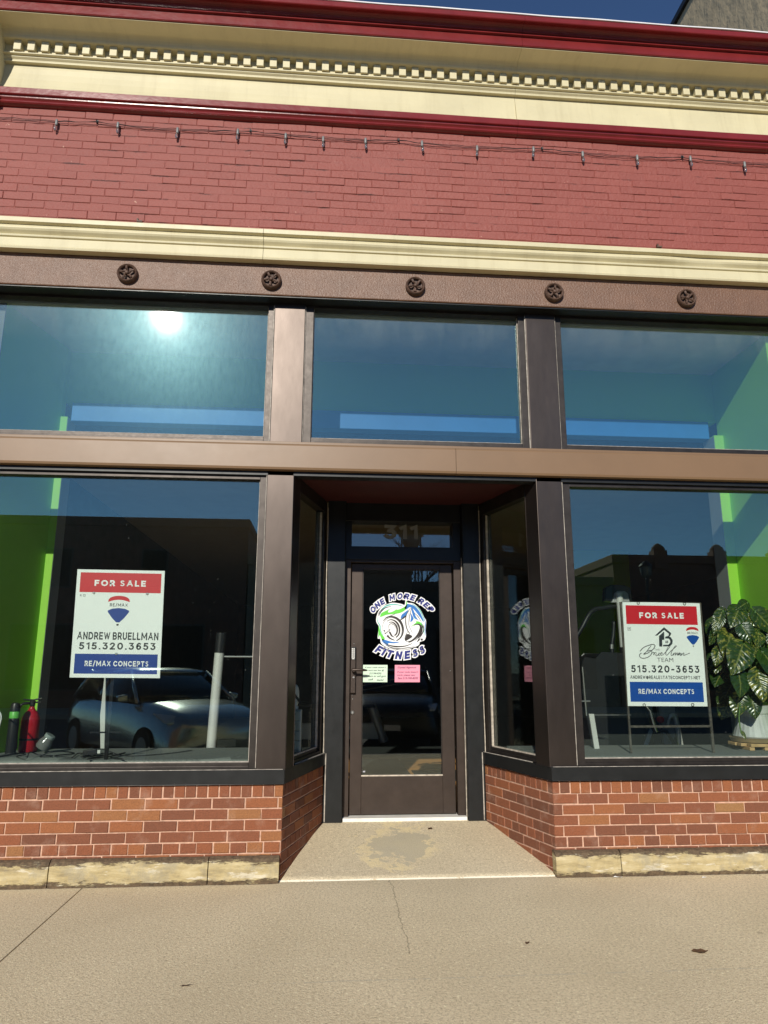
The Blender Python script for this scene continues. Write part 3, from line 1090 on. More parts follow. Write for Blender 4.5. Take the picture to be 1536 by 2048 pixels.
# window sills of black metal, following front and return
def sill(side):
    mb = MB()
    if side == 0:
        out = [(XL, -0.022), (CL[0] + 0.006, -0.022), (FL[0] + 0.018, 0.95)]
        inn = [(FL[0] - 0.16, 0.95), (CL[0] - 0.12, 0.10), (XL, 0.10)]
    else:
        out = [(FR[0] - 0.018, 0.95), (CR[0] - 0.006, -0.022), (XR, -0.022)]
        inn = [(XR, 0.10), (CR[0] + 0.12, 0.10), (FR[0] + 0.16, 0.95)]
    mb.prism([(x, y, 0.594) for x, y in out + inn], (0, 0, 0.086))
    o = mb.build("window_sill", "black_metal", B, bevel=0.003)
    # sealant beads and joints
    mb = MB()
    if side == 0:
        mb.tube([(XL, -0.012, 0.6815), (-0.452, -0.012, 0.6815)], 0.0035, 6)
        mb.tube([(-0.452, -0.004, 0.6815), (-0.27, -0.004, 0.6815)], 0.0025, 6)
        mb.tube([(FL[0] - 0.20, 0.26, 0.682), (FL[0] + 0.008, 0.94, 0.682)], 0.0045, 6)
        mb.tube([(FL[0] + 0.014, 0.935, 0.17), (FL[0] + 0.017, 0.935, 0.68)], 0.007, 6)
    else:
        mb.tube([(1.735, -0.012, 0.6815), (XR, -0.012, 0.6815)], 0.0035, 6)
        mb.tube([(1.56, -0.004, 0.6815), (1.735, -0.004, 0.6815)], 0.0025, 6)
        mb.tube([(FR[0] - 0.008, 0.94, 0.682), (FR[0] + 0.20, 0.26, 0.682)], 0.0045, 6)
        mb.tube([(FR[0] - 0.014, 0.935, 0.17), (FR[0] - 0.017, 0.935, 0.68)], 0.007, 6)
    mb.build("sealant_bead", "dirty_edge", o)


sill(0); sill(1)


# lower posts (square bronze casings at the corners of the recess)
def post(name, x0, x1, y0, y1, z0, z1, mats="bronze_metal"):
    mb = MB(); mb.box(x0, x1, y0, y1, z0, z1)
    return mb.build(name, mats, B, bevel=0.004)


for sx in (0, 1):
    mb = MB()
    if sx == 0:
        pl_ = [(-0.449, 0.0), (-0.256, 0.0), (-0.256 + 0.17 * dn.x, 0.17 * dn.y), (-0.32, 0.17), (-0.449, 0.12)]
    else:
        pl_ = [(1.540, 0.0), (1.732, 0.0), (1.732, 0.12), (1.60, 0.17), (1.540 - 0.17 * dn.x, 0.17 * dn.y)]
    mb.prism([(x, y, 0.681) for x, y in pl_], (0, 0, 2.055))
    o = mb.build("corner_post", "bronze_metal", B, bevel=0.004)
    mb = MB()
    xx = -0.4515 if sx == 0 else 1.7345
    mb.tube([(xx, 0.006, 0.69), (xx, 0.006, 2.70)], 0.0028, 6)
    mb.build("sealant_bead", "dirty_edge", o)

# upper mullions
for x0, x1 in ((-0.441, -0.208), (1.511, 1.746)):
    o = post("mullion", x0, x1, 0.0, 0.11, 2.953, 4.10)
    mb = MB()
    mb.tube([(x0 - 0.0035, 0.010, 2.96), (x0 - 0.0035, 0.010, 4.05)], 0.0045, 6)
    mb.tube([(x1 + 0.0025, 0.012, 2.96), (x1 + 0.0025, 0.012, 4.05)], 0.003, 6)
    mb.build("sealant_bead", "dirty_edge", o)

# piers at both ends
for x0, x1 in ((XL, -2.66), (3.90, XR)):
    mb = MB(); mb.box(x0, x1, 0.0, 0.45, 0.60, 4.10)
    mb.build("end_pier", "bronze_metal", B, bevel=0.004)

# transom bar (brown folded panel), in two lengths that meet right of centre
mb = MB()
for x0, x1 in ((XL, 0.926), (0.929, XR)):
    mb.profile([(0.10, 2.925), (-0.028, 2.932), (-0.040, 2.926), (-0.045, 2.915), (-0.045, 2.752), (-0.040, 2.736), (-0.02, 2.732), (0.10, 2.732)], x0, x1)
tb = mb.build("transom_bar", "brown_panel", B)
mb = MB(); mb.box(XL, XR, -0.018, 0.10, 2.934, 2.953)
mb.build("flashing_strip", "brown_panel", tb, bevel=0.002)
mb = MB(); mb.box(XL, XR, 0.00, 0.10, 2.70, 2.731)
mb.build("head_strip", "black_metal", tb, bevel=0.002)


# windows: frame > (pane is its own sub-part)
def window(x0, x1, z0, z1, yf, fl, fr_, fb, ft, gmat, gy):
    mb = MB()
    y1 = gy + 0.05
    mb.box(x0, x0 + fl, yf, y1, z0, z1)
    mb.box(x1 - fr_, x1, yf, y1, z0, z1)
    mb.box(x0 + fl, x1 - fr_, yf + 0.001, y1, z0, z0 + fb * 0.45)
    mb.box(x0 + fl, x1 - fr_, yf + 0.010, y1, z0 + fb * 0.45, z0 + fb * 0.95)
    mb.box(x0 + fl, x1 - fr_, yf + 0.001, y1, z1 - ft, z1)
    o = mb.build("shop_window", "frame_metal", B, bevel=0.002)
    mb = MB(); mb.box(x0 + fl * 0.8, x1 - fr_ * 0.8, gy, gy + 0.006, z0 + fb * 0.7, z1 - ft * 0.7)
    mb.build("pane", gmat, o)
    mb = MB()
    zt = z0 + fb * 0.95
    mb.box(x0 + fl, x1 - fr_, gy - 0.020, gy - 0.002, zt, zt + 0.006)
    for xg in (x0 + fl, x1 - fr_ - 0.006):
        mb.box(xg, xg + 0.006, gy - 0.016, gy - 0.002, zt + 0.006, z1 - ft)
    mb.build("glazing_bead", "dirty_edge", o, bevel=0.001)
    return o


window(-2.66, -0.453, 0.683, 2.70, 0.022, 0.05, 0.046, 0.042, 0.028, "shop_glass", 0.062)
window(1.736, 3.90, 0.683, 2.70, 0.022, 0.062, 0.05, 0.048, 0.028, "shop_glass", 0.062)
window(-2.66, -0.445, 2.954, 4.10, 0.020, 0.05, 0.044, 0.050, 0.05, "transom_glass", 0.060)
window(-0.204, 1.507, 2.954, 4.10, 0.020, 0.060, 0.050, 0.050, 0.05, "transom_glass", 0.060)
window(1.750, 3.90, 2.954, 4.10, 0.020, 0.048, 0.05, 0.050, 0.05, "transom_glass", 0.060)


# angled side windows of the recess
def side_window(p0, p1, nrm):
    p0 = Vector((p0[0], p0[1], 0)); p1 = Vector((p1[0], p1[1], 0))
    u = (p1 - p0); L = u.length; u.normalize()
    nn = Vector((nrm[0], nrm[1], 0))
    Z = Vector((0, 0, 1))
    mb = MB()

    def bx(s0, s1, d0, d1, z0, z1):
        mb.obox(p0 + u * s0 + nn * d0 + Z * z0, u * (s1 - s0), nn * (d1 - d0), Z * (z1 - z0))
    bx(0, 0.05, -0.09, -0.012, 0.683, 2.74)
    bx(L - 0.075, L, -0.09, -0.012, 0.683, 2.74)
    bx(0.05, L - 0.075, -0.09, -0.014, 0.683, 0.705)
    bx(0.05, L - 0.075, -0.09, -0.028, 0.705, 0.728)
    bx(0.05, L - 0.075, -0.09, -0.014, 2.64, 2.74)
    o = mb.build("side_window", "frame_metal", B, bevel=0.002)
    mb = MB()
    mb.obox(p0 + u * 0.04 - nn * 0.058 + Z * 0.72, u * (L - 0.10), nn * 0.006, Z * 1.94)
    mb.build("pane", "door_glass", o)
    mb = MB()
    mb.obox(p0 + u * 0.05 - nn * 0.050 + Z * 0.728, u * (L - 0.125), nn * 0.016, Z * 0.008)
    mb.obox(p0 + u * (L - 0.085) - nn * 0.050 + Z * 0.728, u * 0.010, nn * 0.016, Z * 1.9)
    mb.build("glazing_bead", "sealant", o)


off = 0.17
side_window((CL[0] + dn.x * off, dn.y * off), FL, nL)
side_window((CR[0] - dn.x * off, dn.y * off), FR, nR)

# recess: black jamb posts beside the door, header, soffit
YP, YD = 0.93, 1.06
for x0, x1 in ((-0.004, 0.150), (1.150, 1.296)):
    mb = MB()
    mb.prism([(x0 + 0.006, YP, 0.162), (x1 - 0.006, YP, 0.162), (x1, YP + 0.006, 0.162), (x1, 1.18, 0.162), (x0, 1.18, 0.162), (x0, YP + 0.006, 0.162)], (0, 0, 2.60))
    o = mb.build("jamb_post", "black_metal", B, bevel=0.002)
    mb = MB()
    zs = [0.17 + i * 0.1 for i in range(25)]
    xb = x1 + 0.004 if x0 < 0.5 else x0 - 0.004
    xo = x0 - 0.002 if x0 < 0.5 else x1 + 0.002
    mb.tube([(xo + 0.002 * math.sin(z * 7), YP - 0.001, z + 0.51) for z in zs if z < 2.2], [0.004 + 0.002 * mnoise.noise((z * 4, 0, x0)) for z in zs if z < 2.2], 6)
    if x0 > 0.5:
        mb.tube([(xb, YP + 0.05, z) for z in zs if z < 2.3], [0.0035 + 0.0015 * mnoise.noise((z * 5, 2, x0)) for z in zs if z < 2.3], 6)
    mb.build("sealant_bead", "sealant", o)
mb = MB()
mb.box(0.150, 1.150, YP + 0.06, 1.16, 2.585, 2.77)
mb.box(0.150, 0.203, YP + 0.075, 1.16, 2.36, 2.585)
mb.box(1.082, 1.150, YP + 0.075, 1.16, 2.36, 2.585)
mb.box(0.150, 1.150, YP + 0.075, 1.16, 2.248, 2.365)
mb.build("door_header", "black_metal", B, bevel=0.003)
mb = MB(); mb.box(0.196, 1.09, YD + 0.03, YD + 0.036, 2.36, 2.59)
ft = mb.build("fanlight", "door_glass", B)
# recess soffit
mb = MB()
mb.prism([(-0.30, 0.10, 2.742), (1.59, 0.10, 2.742), (1.40, 1.0, 2.742), (-0.10, 1.0, 2.742)], (0, 0, 0.02))
mb.build("recess_soffit", "soffit_paint", B)

# house number on the fanlight
def plane_frame(x0, z0, sx, sz, y):
    def F(u, v, l):
        return (x0 + u * sx, y - 0.0007 * l, z0 - v * sz)
    return F


for ch, xa, xb in (("3", 0.487, 0.598), ("1", 0.622, 0.690), ("1", 0.719, 0.787)):
    mb = MB()
    wd_ = gw(ch, 0.24)
    draw_glyph(mb, ch, lambda x, y, l: (xa + x / wd_ * (xb - xa), YD + 0.0285 - l * 0.0005, 2.448 + y * 0.128), 0.24, 0, 0)
    mb.build("numeral", "number_vinyl", ft)

# door frame and door
mb = MB()
mb.box(0.152, 0.200, YP + 0.085, YD + 0.03, 0.166, 2.247)
mb.box(1.084, 1.148, YP + 0.085, YD + 0.03, 0.166, 2.247)
mb.box(0.200, 1.084, YP + 0.085, YD + 0.03, 2.226, 2.247)
mb.build("door_frame", "door_bronze", B, bevel=0.003)
mb = MB(); mb.box(0.155, 1.145, YP + 0.02, YD + 0.08, 0.160, 0.190)
mb.build("threshold", "threshold_metal", B, bevel=0.004)

DX0, DX1, DZ0, DZ1 = 0.208, 1.074, 0.196, 2.221
GX0, GX1, GZ0, GZ1 = 0.303, 0.970, 0.486, 2.178
mb = MB()
mb.box(DX0, GX0, YD, YD + 0.045, DZ0, DZ1)
mb.box(GX1, DX1, YD, YD + 0.045, DZ0, DZ1)
mb.box(GX0, GX1, YD + 0.0004, YD + 0.045, DZ0, GZ0)
mb.box(GX0, GX1, YD + 0.0004, YD + 0.045, GZ1, DZ1)
door = mb.build("entry_door", "door_bronze", B, bevel=0.003)
mb = MB(); mb.box(GX0 - 0.01, GX1 + 0.01, YD + 0.020, YD + 0.026, GZ0 - 0.01, GZ1 + 0.01)
mb.build("door_pane", "door_glass", door)
mb = MB()
mb.box(GX0, GX1, YD - 0.001, YD + 0.018, GZ0, GZ0 + 0.010)
mb.build("glazing_bead", "sealant", door, bevel=0.001)
mb = MB()
mb.box(GX0, GX0 + 0.007, YD + 0.006, YD + 0.019, GZ0 + 0.01, GZ1)
mb.box(GX1 - 0.007, GX1, YD + 0.006, YD + 0.019, GZ0 + 0.01, GZ1)
mb.box(GX0 + 0.007, GX1 - 0.007, YD + 0.004, YD + 0.019, GZ1 - 0.008, GZ1)
mb.build("pane_trim", "frame_metal", door, bevel=0.001)
# lock with keypad and lever
mb = MB(); mb.box(0.206, 0.248, YD - 0.030, YD, 1.140, 1.520)
mb.build("lock_case", "door_bronze", door, bevel=0.004)
mb = MB()
mb.box(0.209, 0.246, YD - 0.036, YD - 0.0295, 1.410, 1.516, 0)
for i in range(5):
    zc = 1.498 - i * 0.0165
    for xx in (0.2195, 0.2335):
        mb.box(xx - 0.0055, xx + 0.0055, YD - 0.039, YD - 0.0355, zc - 0.006, zc + 0.006, 1)
mb.box(0.216, 0.238, YD - 0.038, YD - 0.0355, 1.414, 1.422, 1)
mb.build("keypad", ["black_plastic", "keypad_buttons"], door, bevel=0.001)
mb = MB()
mb.lathe([(0.017, 0), (0.017, -0.045), (0.013, -0.05)], (0.230, YD - 0.030, 1.326), 16, 'Y')
lv = [(0.222, YD - 0.075, 1.327), (0.26, YD - 0.078, 1.328), (0.30, YD - 0.078, 1.327), (0.345, YD - 0.070, 1.324)]
mb.tube(catmull(lv, 5), [0.0105] * 12 + [0.0095, 0.008, 0.006, 0.003], 10)
o = mb.build("door_handle", "door_bronze", door, smooth=True)
smooth_by_angle(o)
for (x, z, r_) in ((0.233, 1.542, 0.004), (0.226, 1.124, 0.003), (0.226, 1.093, 0.0045), (1.047, 1.322, 0.004)):
    mb = MB(); mb.lathe([(r_, 0), (r_, -0.003), (r_ * 0.6, -0.004)], (x, YD, z), 10, 'Y'); mb.build("screw_head", "steel", door)
mb = MB(); mb.lathe([(0.008, -0.030), (0.008, -0.034)], (0.232, YD, 1.268), 12, 'Y'); mb.build("key_hole", "steel", door)
mb = MB(); mb.lathe([(0.016, 0), (0.016, -0.006), (0.010, -0.012), (0.009, -0.016)], (0.226, YD, 0.985), 16, 'Y'); mb.build("lock_cylinder", "steel", door)

# ---- round logo on the door pane
YG = YD + 0.0195
SX, SZ = 0.000499, 0.000489


def FD(u, v, l):
    return (0.347 + (u - 135) * SX, YG - 0.0006 * l, 1.981 - (v - 200) * SZ)


LM = ["decal_white", "decal_navy", "decal_blue", "decal_green", "decal_teal", "decal_black", "decal_grey"]
mb = MB()
_stroke = stroke


def stroke(mb_, pts, wd, F, layer, mi, n_=8):
    k = 1.55 if mi == 5 and n_ > 1 else 1.0
    _stroke(mb_, pts, tuple(x * k for x in wd) if isinstance(wd, tuple) else wd, F, layer, mi, n_)


# letters
top = [("O", -50.3), ("N", -40.6), ("E", -31.8), ("M", -15.6), ("O", -3.6), ("R", 6.8), ("E", 16.2), ("R", 30.0), ("E", 39.4), ("P", 48.8)]
for ch, a_ in top:
    t = R(a_)
    cx, cy = 733 + 657 * math.sin(t), 925 - 657 * math.cos(t)
    arc_glyph(mb, ch, FD, cx, cy, 104, t, 0.27, 0, 1, 0.15, 0.2, 0.92 if ch in "OM" else 1.12)
    arc_glyph(mb, ch, FD, cx, cy, 104, t, 0.27, 1, 3, 0.0, 0.2, 0.92 if ch in "OM" else 1.12)
bot = [("F", 28.6), ("I", 21.6), ("T", 13.8), ("N", 2.4), ("E", -8.6), ("S", -18.8), ("S", -28.6)]
for ch, a_ in bot:
    t = R(a_)
    cx, cy = 700 - 768 * math.sin(t), 520 + 768 * math.cos(t)
    arc_glyph(mb, ch, FD, cx, cy, 138, t, 0.27, 0, 1, 0.13, 0.2, 1.02)
    arc_glyph(mb, ch, FD, cx, cy, 138, t, 0.27, 1, 3, 0.0, 0.2, 1.02)
# white ground of the swirl
blob(mb, [(450, 420), (560, 385), (700, 400), (770, 420), (785, 345), (805, 330), (825, 380), (930, 400), (1040, 500), (1105, 630), (1140, 700), (1130, 850), (1135, 960),
          (1105, 1030), (1030, 1060), (1020, 1100), (960, 1140), (780, 1190), (600, 1190), (460, 1150), (370, 1090), (350, 1010), (310, 1000), (320, 880), (330, 800),
          (285, 720), (290, 620), (330, 520), (390, 450)], FD, 2, 0)
# green and blue swirls
blob(mb, [(345, 640), (370, 570), (460, 520), (560, 480), (650, 505), (740, 470), (790, 430), (800, 345), (815, 400), (790, 500), (700, 560), (600, 580), (470, 595), (390, 625)], FD, 3, 3)
blob(mb, [(500, 510), (570, 480), (620, 500), (560, 540), (490, 555)], FD, 3.6, 0)
stroke(mb, [(345, 590), (400, 480), (500, 425), (640, 420), (745, 445)], (10, 26, 8), FD, 3, 4)
stroke(mb, [(330, 620), (350, 560), (430, 480), (540, 450)], (4, 14, 4), FD, 3.4, 5)
blob(mb, [(820, 400), (930, 430), (1020, 520), (1080, 640), (1095, 720), (1040, 640), (980, 560), (920, 490), (860, 460), (800, 500), (770, 470)], FD, 3, 2)
stroke(mb, [(900, 400), (1010, 480), (1075, 590), (1105, 700)], (6, 18, 8), FD, 3.3, 4)
blob(mb, [(920, 620), (960, 690), (1040, 720), (1090, 790), (1110, 860), (1060, 780), (980, 755), (880, 800), (950, 740), (970, 710)], FD, 3, 3)
blob(mb, [(720, 590), (760, 560), (830, 510), (800, 590), (740, 640), (700, 660)], FD, 3, 2)
blob(mb, [(870, 560), (900, 600), (925, 665), (870, 720), (880, 640)], FD, 3, 2)
blob(mb, [(880, 440), (930, 520), (960, 610), (1000, 680), (930, 640), (895, 540)], FD, 3.2, 2)
blob(mb, [(325, 780), (350, 860), (380, 930), (430, 1000), (390, 1040), (345, 950), (320, 990)], FD, 3, 3)
stroke(mb, [(300, 640), (310, 720), (345, 780), (360, 860), (400, 950)], (6, 20, 6), FD, 3.2, 4)
blob(mb, [(380, 1010), (450, 1030), (560, 1060), (690, 1060), (600, 1085), (490, 1085), (500, 1130), (440, 1100), (390, 1060)], FD, 3, 2)
stroke(mb, [(1100, 630), (1125, 720), (1120, 840), (1130, 950)], (5, 16, 5), FD, 3, 2)
stroke(mb, [(1050, 700), (1085, 800), (1105, 920), (1090, 1000)], (5, 14, 4), FD, 3, 4)
# front weight plate
for a_, b2, w_, t0, t1 in ((185, 215, (6, 26, 10), -2.2, 1.5), (165, 195, (2, 6, 2), -3.2, 0.8), (125, 160, (4, 22, 12), -2.0, 1.4), (85, 120, (4, 20, 14), -1.9, 1.5), (60, 90, (2, 8, 2), -3.0, 0.2)):
    stroke(mb, ell(555, 838, a_, b2, -0.28, t0, t1), w_, FD, 4, 5, 2)
stroke(mb, [(430, 920), (520, 845)], 26, FD, 4.2, 5, 1)
stroke(mb, [(440, 905), (510, 850)], 12, FD, 4.8, 0, 1)
blob(mb, [(500, 900), (520, 880), (560, 950), (600, 985), (540, 965)], FD, 4.2, 5)
stroke(mb, [(415, 860), (430, 885)], 22, FD, 4.2, 5, 1)
stroke(mb, [(470, 950), (520, 1000), (600, 1035)], (24, 16, 6), FD, 4.2, 5)
# rear plate with bar
for a_, b2, w_, t0, t1 in ((190, 92, (6, 30, 14), -0.9, 2.6), (215, 120, (4, 14, 4), 0.1, 1.9), (240, 145, (3, 12, 3), 0.2, 1.7), (175, 80, (3, 8, 3), 2.4, 4.6)):
    stroke(mb, ell(905, 910, a_, b2, -0.85, t0, t1), w_, FD, 4, 5, 2)
blob(mb, [(800, 930), (840, 925), (900, 965), (850, 1010), (780, 1040), (785, 980)], FD, 4.1, 5)
stroke(mb, [(690, 690), (760, 640), (800, 600)], (8, 18, 4), FD, 4, 5)
stroke(mb, [(850, 520), (830, 640), (840, 760), (880, 860), (905, 900)], (6, 16, 12), FD, 4, 6)
stroke(mb, [(875, 470), (800, 600), (790, 740), (815, 850), (860, 920)], (4, 12, 8), FD, 4, 5)
stroke(mb, [(890, 470), (860, 600), (850, 720)], (3, 8, 3), FD, 4.1, 5)
for pts, w_ in (([(420, 1060), (480, 1110), (620, 1140), (780, 1130), (900, 1085)], (4, 16, 4)), ([(440, 1110), (560, 1165), (720, 1175)], (3, 12, 3)),
                ([(620, 1190), (780, 1165), (940, 1140)], (3, 9, 3)), ([(1000, 1000), (1050, 930), (1070, 860)], (4, 12, 4)), ([(980, 1060), (1040, 1000)], (4, 14, 4)),
                ([(310, 640), (330, 560), (400, 470)], (2, 7, 2)), ([(940, 560), (1000, 620), (1050, 700)], (3, 8, 3)), ([(640, 560), (560, 600), (440, 640)], (2, 6, 2))):
    stroke(mb, pts, w_, FD, 4.3, 5)
blob(mb, [(1045, 1005), (1075, 1000), (1080, 1030), (1050, 1035)], FD, 4.4, 5)
mb.build("window_decal", LM, door)
stroke = _stroke
# small maker's label low on the pane and a push sticker
mb = MB(); mb.poly([(0.318, YG - 0.0006, 0.515), (0.336, YG - 0.0006, 0.515), (0.336, YG - 0.0006, 0.527), (0.318, YG - 0.0006, 0.527)])
mb.build("pane_label", "decal_grey", door)

# ================================================================== IRON LINTEL + ROSETTES
mb = MB()
mb.profile([(0.15, 4.335), (-0.095, 4.335), (-0.100, 4.33), (-0.100, 4.086), (-0.096, 4.080), (0.15, 4.080)], XL, XR)
lin = mb.build("lintel_beam", "brown_iron", B)
mb = MB(); mb.box(XL, XR, -0.088, 0.14, 4.070, 4.0785)  # black strip added so the lintel's underside reads as deep shade
mb.build("head_shade_strip", "black_metal", lin)
for i, xr in enumerate((-1.523, -0.465, 0.627, 1.713, 2.782)):
    mb = MB()
    c_ = Vector((xr, -0.100, 4.193))
    mb.lathe([(0.074, 0.0), (0.076, -0.012), (0.074, -0.030), (0.066, -0.038), (0.057, -0.032), (0.054, -0.014), (0.030, -0.010), (0.012, -0.010)], c_, 28, 'Y')
    rot = random.uniform(0, 6.28)
    for k in range(5):                      # five cast petals curling to the centre boss
        a_ = rot + k * 2 * math.pi / 5
        ux, uz = math.cos(a_), math.sin(a_)
        pts = [c_ + Vector((ux * r_ - uz * s_, y, uz * r_ + ux * s_)) for r_, s_, y in ((0.054, 0.016, -0.016), (0.044, 0.020, -0.034), (0.028, 0.014, -0.036), (0.018, 0.0, -0.026))]
        mb.tube(pts, [0.007, 0.0095, 0.009, 0.005], 7)
    mb.lathe([(0.015, -0.008), (0.017, -0.026), (0.013, -0.040), (0.005, -0.044)], c_, 14, 'Y')
    o = mb.build("rosette", "rust_iron", lin)
    smooth_by_angle(o, 50)


# cream ledge above the lintel (sheet metal, dented towards the right)
def dent(p):
    x = p.x
    d = 0.0025 * mnoise.noise((x * 1.7, p.z * 9, 4)) + 0.0015 * mnoise.noise((x * 7, p.z * 20, 8))
    for cx, wx, am, zc in ((2.95, 0.22, 0.020, 4.50), (2.55, 0.18, -0.010, 4.52), (0.95, 0.35, 0.006, 4.50), (-0.32, 0.10, 0.007, 4.50), (1.6, 0.2, 0.006, 4.47)):
        d += am * math.exp(-((x - cx) / wx) ** 2) * math.exp(-((p.z - zc) / 0.04) ** 2)
    return Vector((x, p.y + (d if p.y < -0.11 else 0), p.z + 0.5 * d))


mb = MB()
LP = [(-0.098, 4.600), (-0.150, 4.590), (-0.186, 4.576), (-0.190, 4.570), (-0.190, 4.538), (-0.176, 4.533), (-0.160, 4.529), (-0.168, 4.510), (-0.170, 4.497), (-0.163, 4.484), (-0.150, 4.472),
      (-0.140, 4.462), (-0.140, 4.455), (-0.158, 4.452), (-0.160, 4.446), (-0.158, 4.437), (-0.146, 4.432), (-0.148, 4.42), (-0.158, 4.362), (-0.164, 4.350), (-0.160, 4.3365), (-0.098, 4.3365)]
for x0, x1 in ((XL, -0.533), (-0.530, XR)):
    mb.profile(LP, x0, x1, 0, 0.04, dent)
mb.build("ledge_molding", "cream_paint", B)

# painted brick band
mb = MB()
rows = []
z = 4.575
k = 0
while z < 5.60:
    rows.append((z, z + 0.0677, 0.2140, (0.5 if k % 2 else 0.0) + random.uniform(-0.06, 0.06)))
    z += 0.0677; k += 1
brick_run(mb, (XL, -0.094), (XR, -0.094), rows, (0, -1), jt=0.0036, depth=0.0044, jitter=0.0022, ch=0.0034)
for q in mb.v:
    q.z += 0.0045 * mnoise.noise((q.x * 1.3, q.z * 3, 5)) + 0.002 * mnoise.noise((q.x * 7, q.z * 40, 2))
    q.y += 0.0035 * mnoise.noise((q.x * 2.2, q.z * 5, 9))
mb2 = MB(); mb2.box(XL, XR, -0.0945, 0.12, 4.3, 5.70)
v0 = len(mb.v); mb.v.extend(mb2.v)
for q in mb2.f: mb.face([a_ + v0 for a_ in q], 0, 0.5)
wall = mb.build("painted_brick_wall", "painted_brick", B, tone=True)
# hooks that carry the lights, and two old fixings low on the wall
for hx in (-1.859, -0.677, 0.503, 1.683, 2.873):
    mb = MB()
    mb.tube([(hx, -0.09, 5.497), (hx, -0.118, 5.497), (hx, -0.124, 5.490), (hx, -0.122, 5.478), (hx, -0.112, 5.476)], 0.004, 6)
    mb.box(hx - 0.008, hx + 0.008, -0.104, -0.098, 5.485, 5.512)
    mb.build("wall_hook", "wire_black", wall)
for hx, hz in ((-1.47, 4.635), (2.60, 4.64)):
    mb = MB()
    mb.box(hx - 0.02, hx + 0.02, -0.12, -0.099, hz - 0.006, hz + 0.006)
    mb.box(hx - 0.02, hx - 0.008, -0.12, -0.099, hz + 0.006, hz + 0.022)
    mb.build("wall_bracket", "rust_iron", wall)


def wave(p):
    return Vector((p.x, p.y + 0.0022 * mnoise.noise((p.x * 1.1, p.z * 6, 2)), p.z + 0.0018 * mnoise.noise((p.x * 0.9, 7, 1))))


mb = MB()
for XA, XB in ((XL, 1.4745), (1.4765, XR)):
    mb.profile([(-0.095, 5.722), (-0.158, 5.716), (-0.163, 5.710), (-0.163, 5.660), (-0.160, 5.655), (-0.146, 5.653), (-0.144, 5.640), (-0.134, 5.630), (-0.130, 5.622), (-0.138, 5.616), (-0.139, 5.606),
            (-0.132, 5.597), (-0.120, 5.592), (-0.112, 5.588), (-0.095, 5.586)], XA, XB, 0, 0.12, wave)
mb.build("red_molding", "red_gloss_paint", B)

mb = MB()
for XA, XB in ((XL, 1.4745), (1.4765, XR)):
    mb.profile([(-0.09, 5.995), (-0.096, 5.95), (-0.099, 5.90), (-0.106, 5.84), (-0.117, 5.78), (-0.134, 5.715)], XA, XB, 0, 0.12, wave)
mb.build("frieze", "cream_paint", B)

# cornice: bed moulding, dentils, soffit, then the red crown
mb = MB()
for XA, XB in ((XL, 1.4745), (1.4765, XR)):
    mb.profile([(-0.10, 6.210), (-0.357, 6.214), (-0.358, 6.208), (-0.235, 6.203), (-0.222, 6.196), (-0.208, 6.182), (-0.198, 6.165), (-0.194, 6.150), (-0.188, 6.142), (-0.160, 6.139), (-0.125, 6.137), (-0.125, 6.052),
            (-0.152, 6.050), (-0.154, 6.046), (-0.154, 6.038), (-0.150, 6.035), (-0.134, 6.032), (-0.134, 6.022), (-0.128, 6.016), (-0.120, 6.009), (-0.117, 6.000), (-0.122, 5.995), (-0.122, 5.988), (-0.088, 5.986)],
           XA, XB, 0, 0.15, wave)
cor = mb.build("cornice", "cream_paint", B)
xd = -2.528
while xd < 3.78:
    mb = MB(); mb.box(xd, xd + 0.056, -0.172, -0.120, 6.054, 6.1385)
    mb.build("dentil", "cream_paint", cor, bevel=0.003)
    xd += 0.1045
mb = MB()
for XA, XB in ((XL, 1.4745), (1.4765, XR)):
    mb.profile([(-0.10, 6.400), (-0.470, 6.402), (-0.474, 6.396), (-0.474, 6.356), (-0.470, 6.350), (-0.452, 6.352), (-0.440, 6.362), (-0.428, 6.362), (-0.412, 6.358), (-0.402, 6.350), (-0.397, 6.340), (-0.394, 6.329),
            (-0.388, 6.322), (-0.380, 6.320), (-0.390, 6.316), (-0.391, 6.300), (-0.372, 6.298), (-0.372, 6.222), (-0.368, 6.216), (-0.10, 6.216)], XA - (0.06 if XA == XL else 0), XB + (0.06 if XB == XR else 0), 0, 0.12, wave)
mb.build("crown_molding", "red_gloss_paint", B)
mb = MB()


def fl_wave(p):
    return Vector((p.x, p.y + 0.004 * mnoise.noise((p.x * 2.1, 3, 2)), p.z + 0.005 * mnoise.noise((p.x * 1.7, 9, 1))))


mb.profile([(0.5, 6.43), (-0.475, 6.418), (-0.479, 6.414), (-0.479, 6.404), (-0.47, 6.4035), (0.5, 6.404)], XL - 0.06, XR + 0.06, 0, 0.1, fl_wave)
mb.build("roof_flashing", "roof_metal", B)
# end brackets of the cornice
for x0, x1 in ((XL - 0.10, -2.607), (3.86, XR + 0.10)):
    mb = MB()
    pr = [(-0.09, 5.585), (-0.15, 5.585), (-0.19, 5.61), (-0.20, 5.66), (-0.19, 5.72), (-0.20, 5.80), (-0.235, 5.90), (-0.29, 6.00), (-0.335, 6.10), (-0.345, 6.2065), (-0.09, 6.2065)]
    mb.prism([(x0, y, z) for y, z in pr], (x1 - x0, 0, 0))
    mb.build("cornice_bracket", "cream_paint", B, bevel=0.006)
# roof and rear
mb = MB(); mb.box(XL, XR, 0.12, 14.0, 6.0, 6.40)
mb.build("roof", "street_dark", B)

# ================================================================== INSIDE THE SHOP (shell)
def part(name, m_, *boxes, bevel=0.0):
    mb = MB()
    for q in boxes: mb.box(*q)
    return mb.build(name, m_, B, bevel=bevel)


